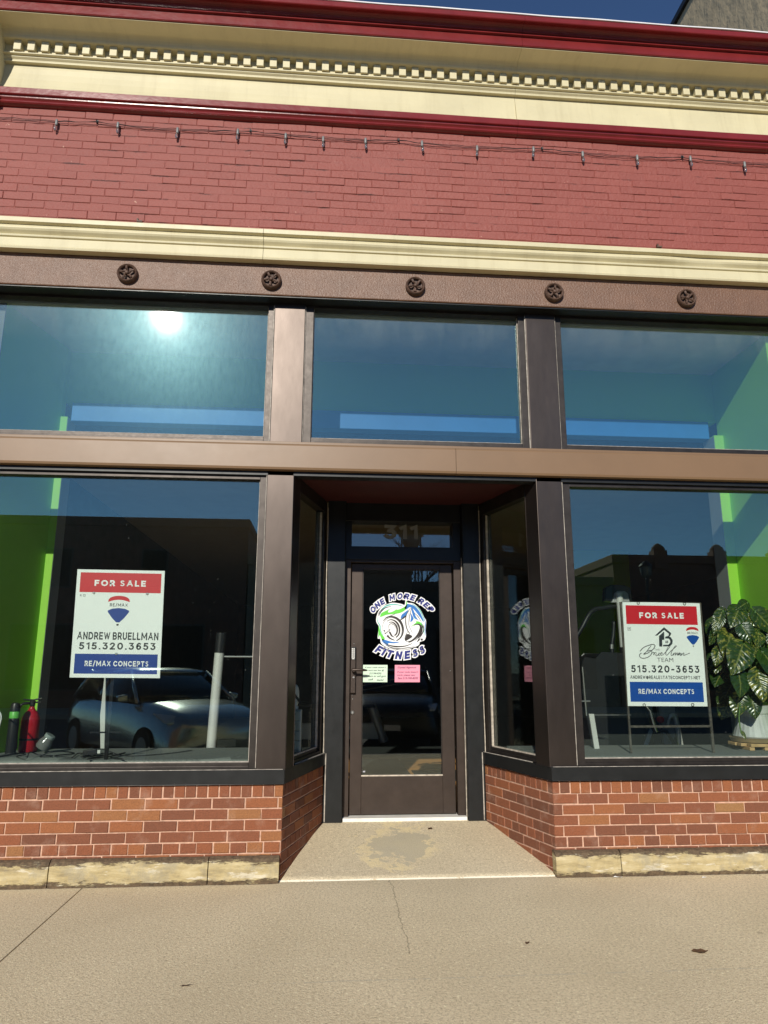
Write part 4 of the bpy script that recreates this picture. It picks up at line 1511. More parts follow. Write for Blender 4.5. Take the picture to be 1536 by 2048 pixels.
mb = MB(); mb.prism([(WL, 0.95, 0.1), (WL, 0.86, 0.1), (-2.465, 0.115, 0.1), (-2.82, 0.115, 0.1), (-2.82, 0.95, 0.1)], (0, 0, 4.15))
mb.build("side_wall", "green_wall", B)
part("side_wall", "green_wall", (WR, WR + 0.25, 0.12, 0.95, 0.1, 4.25))
part("rear_side_wall", "dark_wall", (WL - 0.25, WL - 0.002, 0.95, 13.8, 0.1, 4.25))
part("rear_side_wall", "dark_wall", (7.0, 7.2, 1.07, 13.8, 0.1, 4.25))
part("rear_front_wall", "dark_wall", (WR + 0.252, 7.0, 0.97, 1.07, 0.1, 4.25))
for xa, xb, xg in ((WL, WL + 0.058, WL + 0.058), (WR - 0.088, WR, WR - 0.088)):
    mb = MB()
    mb.box(xa, xb, 0.86, 1.05, 0.1, 3.41)
    o = mb.build("pilaster", "green_wall", B, bevel=0.002)
    mb = MB()
    mb.box(xg - 0.002, xg + 0.002, 0.864, 1.048, 0.72, 3.40)
    mb.build("pilaster_side", "grey_wall", o)
part("bulkhead", "green_wall", (WL, WR, 0.95, 1.06, 3.565, 4.04))
part("bulkhead_trim", "blue_paint", (WL + 0.058, WR - 0.088, 0.935, 1.05, 3.40, 3.564), bevel=0.003)
part("wall_end_mask", "machine_black", (-2.90, -2.462, 0.106, 0.1145, 0.1, 4.03))  # black sheet added to hide the sunlit end of the green wall
part("front_ceiling", "white_ceiling", (-2.80, 4.0, 0.10, 0.949, 4.035, 4.10))
part("rear_ceiling", "grey_wall", (WL, 7.0, 1.08, 13.8, 2.97, 3.02))
part("void_block_panel", "dark_wall", (WL, 7.0, 1.70, 1.76, 3.02, 4.1))  # dark panel added to block off the gap above the rear ceiling
part("rear_wall", "dark_wall", (WL, 7.0, 13.6, 13.8, 0.1, 3.6))
part("partition_wall", "green_wall", (3.37, 4.18, 4.48, 4.58, 0.17, 2.96))
part("partition_end", "grey_wall", (3.29, 3.369, 4.475, 4.60, 0.17, 2.96))
# display platforms behind the two windows
PZ = 0.735
mb = MB(); mb.prism([(-2.44, 0.115, 0.1), (-0.46, 0.115, 0.1), (-0.175, 0.86, 0.1), (WL, 0.86, 0.1)], (0, 0, PZ - 0.1))
mb.build("display_platform", "carpet", B)
mb = MB(); mb.prism([(1.745, 0.115, 0.1), (WR, 0.115, 0.1), (WR, 0.86, 0.1), (1.46, 0.86, 0.1)], (0, 0, PZ - 0.1))
mb.build("display_platform", "carpet", B)
part("shop_floor", "wood_floor", (WL, 7.0, 1.0, 5.0, 0.10, 0.176))
part("gym_floor", "rubber_floor", (WL, 7.0, 5.0, 13.8, 0.10, 0.176))

# ================================================================== NEIGHBOURS
NB = thing("neighbouring_building", "tall tan stucco building rising behind the right end of the cornice", "building", (8, 1.0, 0))
mb = MB(); mb.box(XR + 0.09, 13, 0.05, 0.96, 0, 9.10); mb.box(XR + 0.09, 13, 0.96, 16, 4.3, 9.10); mb.box(7.25, 13, 0.96, 16, 0, 4.3)
mb.build("wall", "stucco", NB)
mb = MB(); mb.box(XR + 0.05, 13, 0.0, 16, 9.10, 9.17)
mb.build("coping", "black_metal", NB)

NB2 = thing("neighbouring_building", "low plain brick building adjoining the left end of the shop front", "building", (-8, 1.0, 0))
mb = MB(); mb.box(-13, XL - 0.11, 0.06, 14, -0.1, 5.4)
mb.build("wall", "street_brick", NB2)
mb = MB(); mb.box(-13, XL - 0.105, 0.02, 14, 5.4, 5.5)
mb.build("coping", "kerb_concrete", NB2)

# ================================================================== STRING LIGHT
SLT = thing("string_light", "dark string of clear outdoor bulbs looping across the maroon brick", "string lights", (0.6, -0.12, 5.45))
mb = MB()
hooks = [-3.04, -1.859, -0.677, 0.503, 1.683, 2.873, 4.05]
bulbs = [-2.149, -1.695, -1.233, -0.769, -0.395, -0.102, 0.233, 0.685, 1.142, 1.609, 2.010, 2.473, 2.926, 3.395]


def sag(x, s_):
    for a_, b_ in zip(hooks[:-1], hooks[1:]):
        if a_ <= x <= b_:
            t = (x - a_) / (b_ - a_)
            return 5.484 - s_ * 4 * t * (1 - t)
    return 5.48


for s_, dy in ((0.030, 0), (0.013, 0.006)):
    pts = []
    x = XL + 0.02
    while x < XR - 0.02:
        pts.append((x, -0.119 + dy + 0.003 * math.sin(x * 31), sag(x, s_ + 0.005 * math.sin(x * 3)) + 0.002 * math.sin(x * 47 + dy * 900)))
        x += 0.035
    mb.tube(pts, 0.0022, 5)
mb.build("wire", "wire_black", SLT)
for x in bulbs:
    zt = sag(x, 0.030)
    tx = random.uniform(-0.012, 0.012)
    mb = MB()
    mb.lathe([(0.002, -0.048), (0.008, -0.056), (0.0108, -0.067), (0.0105, -0.080), (0.007, -0.093), (0.001, -0.101)][::-1], (x + tx, -0.125, zt + 0.012), 12)
    bo = mb.build("bulb", "bulb_clear", SLT, smooth=True)
    mb = MB()
    mb.lathe([(0.004, 0.006), (0.009, 0.002), (0.0105, -0.010), (0.0105, -0.040), (0.0085, -0.050)][::-1], (x + tx * 0.5, -0.125, zt + 0.010), 12)
    mb.build("socket", "socket_grey", bo, smooth=True)


# ================================================================== FOR SALE SIGNS
def balloon(mb, F, cx, y0, y1, wd, red, blue, dark, l):
    h = y1 - y0
    k = wd / 2
    cap = [(cx - k, y0 + 0.21 * h)] + [(cx + k * math.sin(t), y0 + 0.21 * h - 0.21 * h * math.cos(t) ** 0.7) for t in [(-1.45 + 2.9 * i / 12) for i in range(13)]] + [(cx + k, y0 + 0.21 * h)]
    cap += [(cx + k * 0.75, y0 + 0.18 * h), (cx + k * 0.4, y0 + 0.145 * h), (cx, y0 + 0.13 * h), (cx - k * 0.4, y0 + 0.145 * h), (cx - k * 0.75, y0 + 0.18 * h)]
    mb.flat([F(u, v, l) for u, v in cap], red)
    caps(mb, "RE/MAX", F, cx - k * 0.82, cx + k * 0.82, y0 + 0.255 * h, y0 + 0.36 * h, 0.18, 0.22, dark, l)
    bl = [(cx - k, y0 + 0.50 * h), (cx - k * 0.6, y0 + 0.435 * h), (cx, y0 + 0.41 * h), (cx + k * 0.6, y0 + 0.435 * h), (cx + k, y0 + 0.50 * h), (cx + k * 0.97, y0 + 0.55 * h),
          (cx + k * 0.55, y0 + 0.75 * h), (cx + k * 0.14, y0 + 0.89 * h), (cx - k * 0.14, y0 + 0.89 * h), (cx - k * 0.55, y0 + 0.75 * h), (cx - k * 0.97, y0 + 0.55 * h)]
    mb.flat([F(u, v, l) for u, v in bl], blue)
    mb.flat([F(u, v, l) for u, v in ((cx - k * 0.13, y0 + 0.94 * h), (cx + k * 0.10, y0 + 0.94 * h), (cx + k * 0.07, y0 + h), (cx - k * 0.10, y0 + h))], dark)


def rect(mb, F, u0, u1, v0, v1, l, mi):
    mb.poly([F(u0, v1, l), F(u1, v1, l), F(u1, v0, l), F(u0, v0, l)], mi)


def board_frame(x0, x1, ztop, zbot, y, lean=0.0, drop=0.0):
    def F(u, v, l):
        return (x0 + (x1 - x0) * u + lean * v, y - 0.0005 * l, ztop + (zbot - ztop) * v - drop * u)
    return F


SM = ["board_white", "sign_red", "sign_blue", "ink_dark", "ink_white", "steel"]
# --- left sign: board on a black T stake
S1 = thing("for_sale_sign", "white for sale board with a person's name, on a black stake in the left window", "sign", (-1.45, 0.14, PZ))
F1 = board_frame(-1.760, -1.156, 2.016, 1.272, 0.130, 0.017, 0.004)
mb = MB()
mb.prism([F1(0, 0, 0), F1(1, 0, 0), F1(1, 1, 0), F1(0, 1, 0)], (0, 0.006, 0))
pan = mb.build("sign_panel", "board_white", S1)
mb = MB()
rect(mb, F1, 0.040, 0.965, 0.028, 0.215, 1, 0); mb.build("red_band", "sign_red", pan)
mb = MB()
rect(mb, F1, 0.040, 0.965, 0.785, 0.965, 1, 0); mb.build("blue_band", "sign_blue", pan)
mb = MB()
caps(mb, "FOR SALE", F1, 0.205, 0.790, 0.098, 0.155, 0.235, 0.26, 1, 2, 0.45)
caps(mb, "ANDREW BRUELLMAN", F1, 0.050, 0.962, 0.585, 0.655, 0.20, 0.16, 0, 1, 0.28)
caps(mb, "515.320.3653", F1, 0.080, 0.935, 0.680, 0.745, 0.20, 0.26, 0, 1)
caps(mb, "RE/MAX CONCEPTS", F1, 0.155, 0.865, 0.848, 0.897, 0.21, 0.20, 1, 2, 0.38)
put_text(mb, "R", F1, 0.050, 0.072, 0.238, 0.256, 0, 0.0, 0, 1, 1)
for u0 in (0.085,):
    for a_, b_, c_, d_ in ((u0, u0 + 0.026, 0.238, 0.241), (u0, u0 + 0.026, 0.253, 0.256), (u0, u0 + 0.004, 0.238, 0.256), (u0 + 0.022, u0 + 0.026, 0.238, 0.256)):
        rect(mb, F1, a_, b_, c_, d_, 1, 0)
mb.build("lettering", ["ink_dark", "ink_white"], pan)
mb = MB()
balloon(mb, F1, 0.495, 0.245, 0.525, 0.245, 0, 1, 2, 1)
mb.build("balloon_emblem", ["sign_red", "sign_blue", "ink_dark"], pan)
mb = MB()
for u, v in ((0.205, 0.222), (0.812, 0.222), (0.50, 0.782)):
    p = Vector(F1(u, v, 1))
    mb.lathe([(0.0085, 0), (0.0085, -0.003), (0.004, -0.005)], p, 12, 'Y')
mb.build("rivet", "steel", pan)
mb = MB()
mb.box(-1.472, -1.447, 0.138, 0.150, PZ, 1.9)
mb.box(-1.580, -1.375, 0.139, 0.149, 0.905, 0.915)
mb.build("stake", "stake_black", S1, bevel=0.001)

# --- right sign: board hung in a weathered iron frame
S2 = thing("for_sale_sign", "white for sale board with a house emblem, in a rusty frame beside the potted plant", "sign", (2.55, 0.28, PZ))
F2 = board_frame(2.250, 2.862, 1.836, 1.070, 0.272, -0.014, 0.004)
mb = MB()
topc = [F2(u, -0.004 * math.sin(math.pi * u), 0) for u in [i / 8 for i in range(9)]]
mb.prism(topc + [F2(1, 1, 0), F2(0, 1, 0)], (0, 0.005, 0))
pan = mb.build("sign_panel", "board_white", S2)
mb = MB(); rect(mb, F2, 0.036, 0.955, 0.030, 0.215, 1, 0); mb.build("red_band", "sign_red", pan)
mb = MB(); rect(mb, F2, 0.036, 0.960, 0.772, 0.960, 1, 0); mb.build("blue_band", "sign_blue_bright", pan)
mb = MB()
caps(mb, "FOR SALE", F2, 0.205, 0.780, 0.098, 0.155, 0.24, 0.26, 1, 2, 0.45)
caps(mb, "515.320-3653", F2, 0.065, 0.930, 0.613, 0.682, 0.20, 0.26, 0, 1)
caps(mb, "ANDREW@REALESTATECONCEPTS.NET", F2, 0.046, 0.935, 0.712, 0.744, 0.19, 0.16, 0, 1)
caps(mb, "RE/MAX CONCEPTS", F2, 0.140, 0.842, 0.838, 0.885, 0.20, 0.20, 1, 2, 0.38)
put_text(mb, "TEAM", F2, 0.400, 0.605, 0.540, 0.580, 0, -0.004, 0, 1.05, 1)
put_text(mb, "THE", F2, 0.372, 0.440, 0.452, 0.472, 0, -0.008, 0, 1.1, 1)
u0 = 0.047
for a_, b_, c_, d_ in ((u0, u0 + 0.040, 0.246, 0.249), (u0, u0 + 0.040, 0.276, 0.279), (u0, u0 + 0.004, 0.246, 0.279), (u0 + 0.036, u0 + 0.040, 0.246, 0.279), (u0 + 0.012, u0 + 0.028, 0.258, 0.267)):
    rect(mb, F2, a_, b_, c_, d_, 1, 0)


def FS(u, v, l):   # drawing units of the sign artwork
    un = (u - 115 - (v - 112) * 0.0422) / 1197.0
    vn = (v - 112 - (u - 115) * 0.010) / 1592.0
    return F2(un, vn, l)


for pts, w_ in (([(372, 880), (430, 820), (510, 785), (575, 772), (603, 795), (570, 850), (490, 905), (430, 925)], 12),
                ([(545, 790), (505, 840), (470, 885), (430, 925), (440, 905)], 10),
                ([(485, 880), (530, 862), (555, 885), (535, 935), (480, 975), (410, 985), (368, 960), (372, 920), (398, 905)], 11),
                ([(560, 905), (588, 893), (580, 935), (600, 900), (622, 896)], 9),
                ([(625, 905), (612, 935), (632, 945), (668, 902), (655, 938), (675, 942)], 9),
                ([(680, 925), (712, 908), (702, 895), (684, 915), (692, 940), (725, 930)], 9),
                ([(725, 930), (790, 860), (830, 805), (812, 800), (780, 860), (765, 920), (782, 942)], 9),
                ([(782, 942), (850, 870), (930, 802), (912, 798), (870, 860), (845, 925), (860, 942), (885, 915)], 9),
                ([(885, 905), (876, 940), (905, 902), (915, 905), (908, 940), (935, 903), (945, 908), (940, 940)], 9),
                ([(940, 940), (985, 905), (965, 905), (955, 938), (990, 910), (985, 940), (1005, 935)], 9),
                ([(1010, 905), (1003, 940), (1035, 903), (1045, 910), (1040, 940), (1070, 930), (1135, 905)], 9)):
    stroke(mb, pts, w_, FS, 1, 0)
mb.build("lettering", ["ink_dark", "ink_white"], pan)
mb = MB()
balloon(mb, F2, 0.878, 0.235, 0.430, 0.160, 0, 1, 2, 1)
mb.build("balloon_emblem", ["sign_red", "sign_blue_bright", "ink_dark"], pan)
mb = MB()
for pts in ([(605, 635), (748, 503), (855, 595), (850, 625), (822, 655), (800, 655), (820, 620), (820, 605), (748, 545), (640, 635)],
            [(668, 640), (748, 570), (748, 700), (715, 702), (715, 805), (668, 805)],
            [(762, 655), (800, 640), (850, 660), (876, 705), (872, 760), (835, 800), (728, 803), (728, 778), (810, 775), (838, 745), (838, 705), (812, 680), (762, 680)]):
    mb.flat([FS(u, v, 1) for u, v in pts], 0)
for a_, b_ in ((765, 714), (788, 714), (765, 735), (788, 735)):
    mb.flat([FS(u, v, 1) for u, v in ((a_, b_), (a_ + 18, b_), (a_ + 18, b_ + 16), (a_, b_ + 16))], 0)
mb.build("house_emblem", ["ink_dark"], pan)
mb = MB()
for u, v in ((0.20, 0.006), (0.80, 0.006), (0.20, 0.990), (0.81, 0.985)):
    p = Vector(F2(u, v, 1))
    ring = [p + Vector((0.010 * math.cos(t), -0.003, 0.010 * math.sin(t))) for t in [i * 6.2832 / 12 for i in range(13)]]
    mb.tube(ring, 0.0022, 5)
mb.build("hanging_ring", "stake_black", pan)
mb = MB()
mb.box(2.232, 2.246, 0.276, 0.290, PZ, 1.838)
mb.box(2.858, 2.876, 0.276, 0.292, PZ, 1.838)
mb.box(2.246, 2.858, 0.278, 0.290, 0.915, 0.931)
mb.box(2.246, 2.858, 0.279, 0.290, 1.826, 1.840)
mb.build("iron_frame", "weathered_iron", S2, bevel=0.001)


# ================================================================== PAPER NOTES ON THE DOOR
def note(name, label, x0, x1, z0, z1, pm, im, lines, sl_):
    t = thing(name, label, "paper note", ((x0 + x1) / 2, YG - 0.001, z0), "paper notes taped to the door pane")
    mb = MB()
    k = 8
    rows_ = []
    for j in range(k + 1):
        row = []
        for i in range(k + 1):
            u, v = i / k, j / k
            cu_ = -0.004 * (u ** 4 * (1 - v) ** 2) - 0.0005
            row.append(mb.vert((x0 + (x1 - x0) * u + 0.002 * (1 - v), YG - 0.0012 + cu_ * 0.4, z1 + (z0 - z1) * v)))
        rows_.append(row)
    for j in range(k):
        for i in range(k):
            mb.face([rows_[j + 1][i], rows_[j + 1][i + 1], rows_[j][i + 1], rows_[j][i]])
    sh = mb.build("sheet", pm, t, smooth=True)
    F = board_frame(x0, x1, z1, z0, YG - 0.0038, 0, 0)
    mb = MB()
    for s_, a_, b_, c_, d_ in lines:
        put_text(mb, s_, F, a_, b_, c_, d_, 0, 0.004, 0.35, 1.05, 1)
    mb.build("handwriting", im, sh)


note("paper_note", "pale green handwritten note taped beside the door lever", 0.306, 0.516, 1.228, 1.369, "paper_green", "ink_pen",
     (("If your code doesn't", 0.10, 0.94, 0.10, 0.20), ("work text Sam @", 0.24, 0.86, 0.27, 0.37), ("515 740-8292", 0.28, 0.76, 0.44, 0.54), ("Sam or call gym", 0.24, 0.94, 0.60, 0.72), ("staff", 0.24, 0.44, 0.79, 0.89), ("thanks!", 0.58, 0.86, 0.82, 0.92)), 0)
note("paper_note", "pink handwritten note taped in the middle of the door pane", 0.578, 0.790, 1.228, 1.369, "paper_pink", "ink_violet",
     (("Crystal Rigwood", 0.12, 0.86, 0.09, 0.22), ("If your code doesn't", 0.10, 0.94, 0.36, 0.47), ("work, please text", 0.10, 0.82, 0.54, 0.65), ("Sam 515-740-8295", 0.12, 0.93, 0.71, 0.82)), 0)

# ================================================================== THINGS IN THE LEFT WINDOW
EX = thing("fire_extinguisher", "red fire extinguisher standing in the left window by the green pilaster", "fire extinguisher", (-2.165, 0.64, PZ))
c0 = (-2.165, 0.64, PZ)
mb = MB(); mb.lathe([(0.055, 0.0), (0.064, 0.008), (0.064, 0.215), (0.060, 0.245), (0.045, 0.280), (0.024, 0.300), (0.018, 0.315), (0.018, 0.322)], c0, 28)
body = mb.build("cylinder_body", "extinguisher_red", EX); smooth_by_angle(body, 50)
mb = MB(); mb.lathe([(0.0655, 0.085), (0.0655, 0.098)], c0, 28); mb.build("strap", "black_plastic", body)
mb = MB()
mb.lathe([(0.016, 0.32), (0.020, 0.335), (0.020, 0.362), (0.010, 0.366)], c0, 16)
mb.tube([(-2.225, 0.62, PZ + 0.372), (-2.165, 0.64, PZ + 0.368), (-2.105, 0.655, PZ + 0.380)], 0.006, 8)
mb.tube([(-2.220, 0.62, PZ + 0.350), (-2.165, 0.64, PZ + 0.352), (-2.110, 0.655, PZ + 0.352)], 0.006, 8)
mb.build("valve", "black_plastic", EX)
mb = MB()
mb.tube(catmull([(-2.18, 0.62, PZ + 0.345), (-2.225, 0.59, PZ + 0.335), (-2.240, 0.58, PZ + 0.25), (-2.228, 0.575, PZ + 0.12), (-2.222, 0.575, PZ + 0.03)], 6), 0.009, 8)
mb.build("hose", "black_plastic", EX, smooth=True)
BT = thing("water_bottle", "black sports bottle with a bright green band beside the fire extinguisher", "bottle", (-2.235, 0.47, PZ))
BT.location = (-2.215, 0.47, PZ)
c0 = (-2.215, 0.47, PZ)
mb = MB(); mb.lathe([(0.032, 0.0), (0.035, 0.01), (0.035, 0.235), (0.033, 0.25)], c0, 20); smooth_by_angle(mb.build("bottle_body", "black_plastic", BT))
mb = MB(); mb.lathe([(0.0345, 0.250), (0.0345, 0.290), (0.031, 0.296)], c0, 20); smooth_by_angle(mb.build("colour_band", "bottle_green", BT))
mb = MB(); mb.lathe([(0.033, 0.296), (0.033, 0.335), (0.027, 0.352), (0.010, 0.358)], c0, 20); smooth_by_angle(mb.build("bottle_cap", "black_plastic", BT))
JR = thing("glass_jar", "small clear jar lying tilted on the carpet right of the fire extinguisher", "jar", (-2.03, 0.55, PZ))
mb = MB(); mb.lathe([(0.045, 0.0), (0.050, 0.008), (0.048, 0.05), (0.036, 0.075), (0.034, 0.085)], (0, 0, 0), 20)
X_ = Matrix.Translation((-2.035, 0.55, PZ + 0.035)) @ Matrix.Rotation(R(32), 4, 'Y')
smooth_by_angle(mb.build("jar_body", "clear_jar", JR, xform=X_))
mb = MB(); mb.lathe([(0.037, 0.085), (0.037, 0.105), (0.033, 0.108)], (0, 0, 0), 20)
mb.build("jar_lid", "grey_plastic", JR, xform=X_)

# cables lying on the carpet
rg = random.Random(3)


def cable(name, label, pts, r_, m_):
    mb = MB(); mb.tube(catmull(pts, 6), r_, 6)
    o = mb.build(name, m_, None, smooth=True)
    tag(o, label, "cable")
    return o


p = []
x, y = -2.24, 0.22
for i in range(26):
    t = i / 25
    p.append((-2.22 + 0.85 * t + 0.06 * math.sin(i * 2.3), 0.28 + 0.13 * math.sin(i * 1.7) + 0.10 * rg.uniform(-1, 1), PZ + 0.006 + (0.03 if i in (3, 7, 11) else 0) + 0.008 * abs(math.sin(i * 1.3))))
cable("power_cable", "tangle of thin black cable heaped on the carpet in the left window corner", p, 0.0038, "wire_black")
p = [(-1.70, 0.36, PZ + 0.008), (-1.63, 0.40, PZ + 0.04), (-1.57, 0.38, PZ + 0.045), (-1.50, 0.36, PZ + 0.03), (-1.42, 0.33, PZ + 0.01), (-1.30, 0.30, PZ + 0.006), (-1.12, 0.42, PZ + 0.006), (-0.98, 0.62, PZ + 0.006)]
cable("power_cable", "single thin black cable trailing across the carpet under the left sign", p, 0.0032, "wire_black")
cable("charging_cable", "white cable hanging at the left edge of the left window", [(-2.262, 0.30, PZ + 0.31), (-2.225, 0.25, PZ + 0.30), (-2.200, 0.22, PZ + 0.26), (-2.215, 0.22, PZ + 0.16), (-2.235, 0.24, PZ + 0.06), (-2.24, 0.25, PZ + 0.006)], 0.005, "white_cable")
AD = thing("power_adapter", "small black power adapter on the carpet left of the stake", "adapter", (-1.62, 0.30, PZ))
mb = MB(); mb.obox((-1.66, 0.30, PZ + 0.002), (0.085, 0.02, 0.012), (-0.01, 0.045, 0), (-0.006, 0, 0.038)); mb.build("adapter_body", "black_plastic", AD, bevel=0.004)
mb = MB(); mb.box(-1.573, -1.552, 0.32, 0.34, PZ + 0.020, PZ + 0.042); mb.build("plug", "white_plastic", AD, bevel=0.002)

# exercise machine deeper in the left half
WM = thing("weight_machine", "black weight machine with two bright silver uprights behind the left window", "gym machine", (-1.3, 1.5, 0.176))
mb = MB(); mb.tube([(-0.905, 1.00, 0.30), (-0.888, 0.97, 0.85), (-0.862, 0.95, 1.47)], 0.038, 20); smooth_by_angle(mb.build("upright", "silver_tube", WM))
mb = MB(); mb.tube([(-0.862, 0.95, 1.46), (-0.855, 0.95, 1.62)], 0.040, 20); smooth_by_angle(mb.build("upright_cap", "machine_black", WM))
mb = MB(); mb.loft([[(-1.825 + a_, 1.35 + b_, 0.60) for a_, b_ in ((-0.016, -0.02), (0.014, -0.02), (0.014, 0.02), (-0.016, 0.02))],
                    [(-1.845 + a_, 1.33 + b_, 0.95) for a_, b_ in ((-0.024, -0.02), (0.020, -0.02), (0.020, 0.02), (-0.024, 0.02))],
                    [(-1.850 + a_, 1.30 + b_, 1.28) for a_, b_ in ((-0.005, -0.01), (0.006, -0.01), (0.006, 0.01), (-0.005, 0.01))]])
mb.build("blade_arm", "silver_paint", WM, bevel=0.004)
mb = MB(); mb.box(-0.82, -0.30, 0.93, 1.22, 1.425, 1.436); mb.build("table_top", "grey_panel", WM, bevel=0.003)
mb = MB()
mb.box(-2.1, -0.40, 1.40, 1.52, 0.176, 0.30); mb.box(-0.99, -0.82, 0.90, 1.40, 0.176, 0.70)
mb.build("machine_frame", "machine_black", WM, bevel=0.01)
# drawers and white device behind the left return window
DU = thing("drawer_unit", "grey plastic drawer tower behind the left return pane", "drawers", (-0.24, 0.55, PZ))
mb = MB(); mb.box(-0.305, -0.172, 0.50, 0.64, PZ, PZ + 0.30); du = mb.build("drawer_case", "grey_plastic", DU, bevel=0.006)
for k in range(4):
    mb = MB(); mb.box(-0.300, -0.177, 0.492, 0.4995, PZ + 0.015 + k * 0.071, PZ + 0.078 + k * 0.071); dr = mb.build("drawer", "grey_plastic", DU, bevel=0.003)
    mb = MB(); mb.box(-0.262, -0.215, 0.486, 0.492, PZ + 0.055 + k * 0.071, PZ + 0.062 + k * 0.071); mb.build("drawer_pull", "machine_black", dr)
HT = thing("desk_heater", "rounded white plastic heater standing on the grey drawer tower", "heater", (-0.245, 0.56, PZ + 0.301))
mb = MB()
mb.loft([[(-0.245 + a_ * math.copysign(abs(math.cos(t)) ** 0.6, math.cos(t)), y, PZ + 0.40 + 0.085 * math.copysign(abs(math.sin(t)) ** 0.7, math.sin(t))) for t in [i * 6.2832 / 20 for i in range(20)]] for y, a_ in ((0.52, 0.040), (0.53, 0.050), (0.58, 0.050), (0.60, 0.036))])
smooth_by_angle(mb.build("heater_shell", "white_plastic", HT))
mb = MB(); mb.box(-0.295, -0.200, 0.52, 0.60, PZ + 0.301, PZ + 0.325); mb.build("heater_foot", "white_plastic", HT, bevel=0.006)
mb = MB(); mb.prism([(-0.225, 0.515, PZ + 0.42), (-0.175, 0.512, PZ + 0.355), (-0.185, 0.512, PZ + 0.34), (-0.232, 0.515, PZ + 0.40)], (0, 0.004, 0)); mb.build("heater_vent", "machine_black", HT)

# ================================================================== THINGS IN THE RIGHT WINDOW
def leaf(mb, base, tip, nrm, wd, tone):
    base, tip, nrm = Vector(base), Vector(tip), Vector(nrm)
    d = tip - base; L = d.length; d.normalize()
    nrm = (nrm - d * nrm.dot(d)).normalized()
    sd = d.cross(nrm)
    NS, NT_ = 9, 6
    rows_ = []
    for i in range(NS + 1):
        s_ = i / NS
        wv_ = wd * (math.sin(math.pi * min(1, s_ ** 0.72)) ** 0.8) * (1 - 0.18 * s_) if 0 < s_ < 1 else (0.10 * wd if s_ == 0 else 0.0)
        row = []
        for j in range(-NT_ // 2, NT_ // 2 + 1):
            t = j / (NT_ / 2)
            al = s_ * L - 0.16 * L * abs(t) ** 1.6 * (1 - s_) ** 2
            h = 0.26 * abs(t) * wv_ - 0.30 * L * (s_ - 0.45) ** 2 - 0.10 * wv_ * t * t * 2 + 0.012 * L * math.sin(s_ * 14 + t * 3)
            row.append((mb.vert(base + d * al + sd * (t * wv_) + nrm * h), (t * 0.5, s_)))
        rows_.append(row)
    for a_, b_ in zip(rows_[:-1], rows_[1:]):
        for j in range(len(a_) - 1):
            q = [a_[j], a_[j + 1], b_[j + 1], b_[j]]
            mb.face([k[0] for k in q], 0, tone, [k[1] for k in q])


PL = thing("potted_plant", "variegated pothos with big heart shaped leaves in a pale fluted pot", "plant", (3.36, 0.55, PZ + 0.055))
c0 = (3.36, 0.55, PZ)
mb = MB()
mb.lathe([(0.150, 0.085), (0.158, 0.095), (0.150, 0.12), (0.132, 0.17), (0.120, 0.225), (0.116, 0.262), (0.124, 0.268), (0.126, 0.325), (0.118, 0.328), (0.112, 0.30)], c0, 96, 'Z', 0,
         lambda a_, h: 1 + (0.016 * math.cos(a_ * 24) if 0.10 < h < 0.263 else 0))
pot = mb.build("pot", "pot_marble", PL, smooth=True); smooth_by_angle(pot, 45)
mb = MB(); mb.lathe([(0.11, 0.29), (0.02, 0.30)], c0, 24); mb.build("soil", "soil", pot)
mb = MB(); mb.lathe([(0.13, 0.050), (0.172, 0.056), (0.180, 0.078), (0.186, 0.086), (0.178, 0.086), (0.165, 0.084)], c0, 40); smooth_by_angle(mb.build("saucer", "saucer_brown", PL))
rl = random.Random(11)
mb = MB(); ms = MB()
hand = [  # base, tip of the leaves that face the glass
    ((3.18, 0.42, 1.63), (3.06, 0.34, 1.43), 0.105), ((3.26, 0.40, 1.82), (3.13, 0.33, 1.66), 0.085), ((3.14, 0.44, 1.80), (3.03, 0.42, 1.60), 0.055), ((3.34, 0.42, 1.86), (3.22, 0.38, 1.80), 0.05),
    ((3.22, 0.34, 1.68), (3.27, 0.30, 1.53), 0.075), ((3.36, 0.36, 1.79), (3.50, 0.34, 1.60), 0.095), ((3.34, 0.32, 1.62), (3.30, 0.28, 1.50), 0.065), ((3.20, 0.30, 1.53), (3.05, 0.24, 1.30), 0.115),
    ((3.34, 0.28, 1.47), (3.44, 0.22, 1.22), 0.115), ((3.14, 0.30, 1.33), (3.10, 0.24, 1.13), 0.095), ((3.28, 0.28, 1.33), (3.26, 0.22, 1.10), 0.095), ((3.46, 0.34, 1.60), (3.56, 0.30, 1.42), 0.08),
    ((3.50, 0.36, 1.74), (3.62, 0.34, 1.62), 0.08), ((3.44, 0.32, 1.45), (3.56, 0.28, 1.24), 0.09), ((3.06, 0.40, 1.50), (3.00, 0.38, 1.36), 0.055), ((3.16, 0.36, 1.15), (3.10, 0.34, 0.98), 0.075),
    ((3.24, 0.34, 1.13), (3.24, 0.31, 0.97), 0.07), ((3.08, 0.46, 1.64), (3.01, 0.45, 1.52), 0.045), ((3.46, 0.30, 1.22), (3.52, 0.27, 1.07), 0.075), ((3.30, 0.38, 1.76), (3.36, 0.33, 1.66), 0.06)]
crown = Vector((3.36, 0.55, 1.06))
for b_, t_, wd in hand:
    leaf(mb, b_, t_, (rl.uniform(-0.35, 0.15), -1, rl.uniform(0.05, 0.5)), wd, rl.random())
    mid = (Vector(b_) + crown) / 2 + Vector((rl.uniform(-0.04, 0.04), 0.03, 0.05))
    ms.tube(catmull([tuple(crown + Vector((rl.uniform(-.05, .05), rl.uniform(-.05, .05), 0))), tuple(mid), tuple(b_)], 5), 0.005, 5)
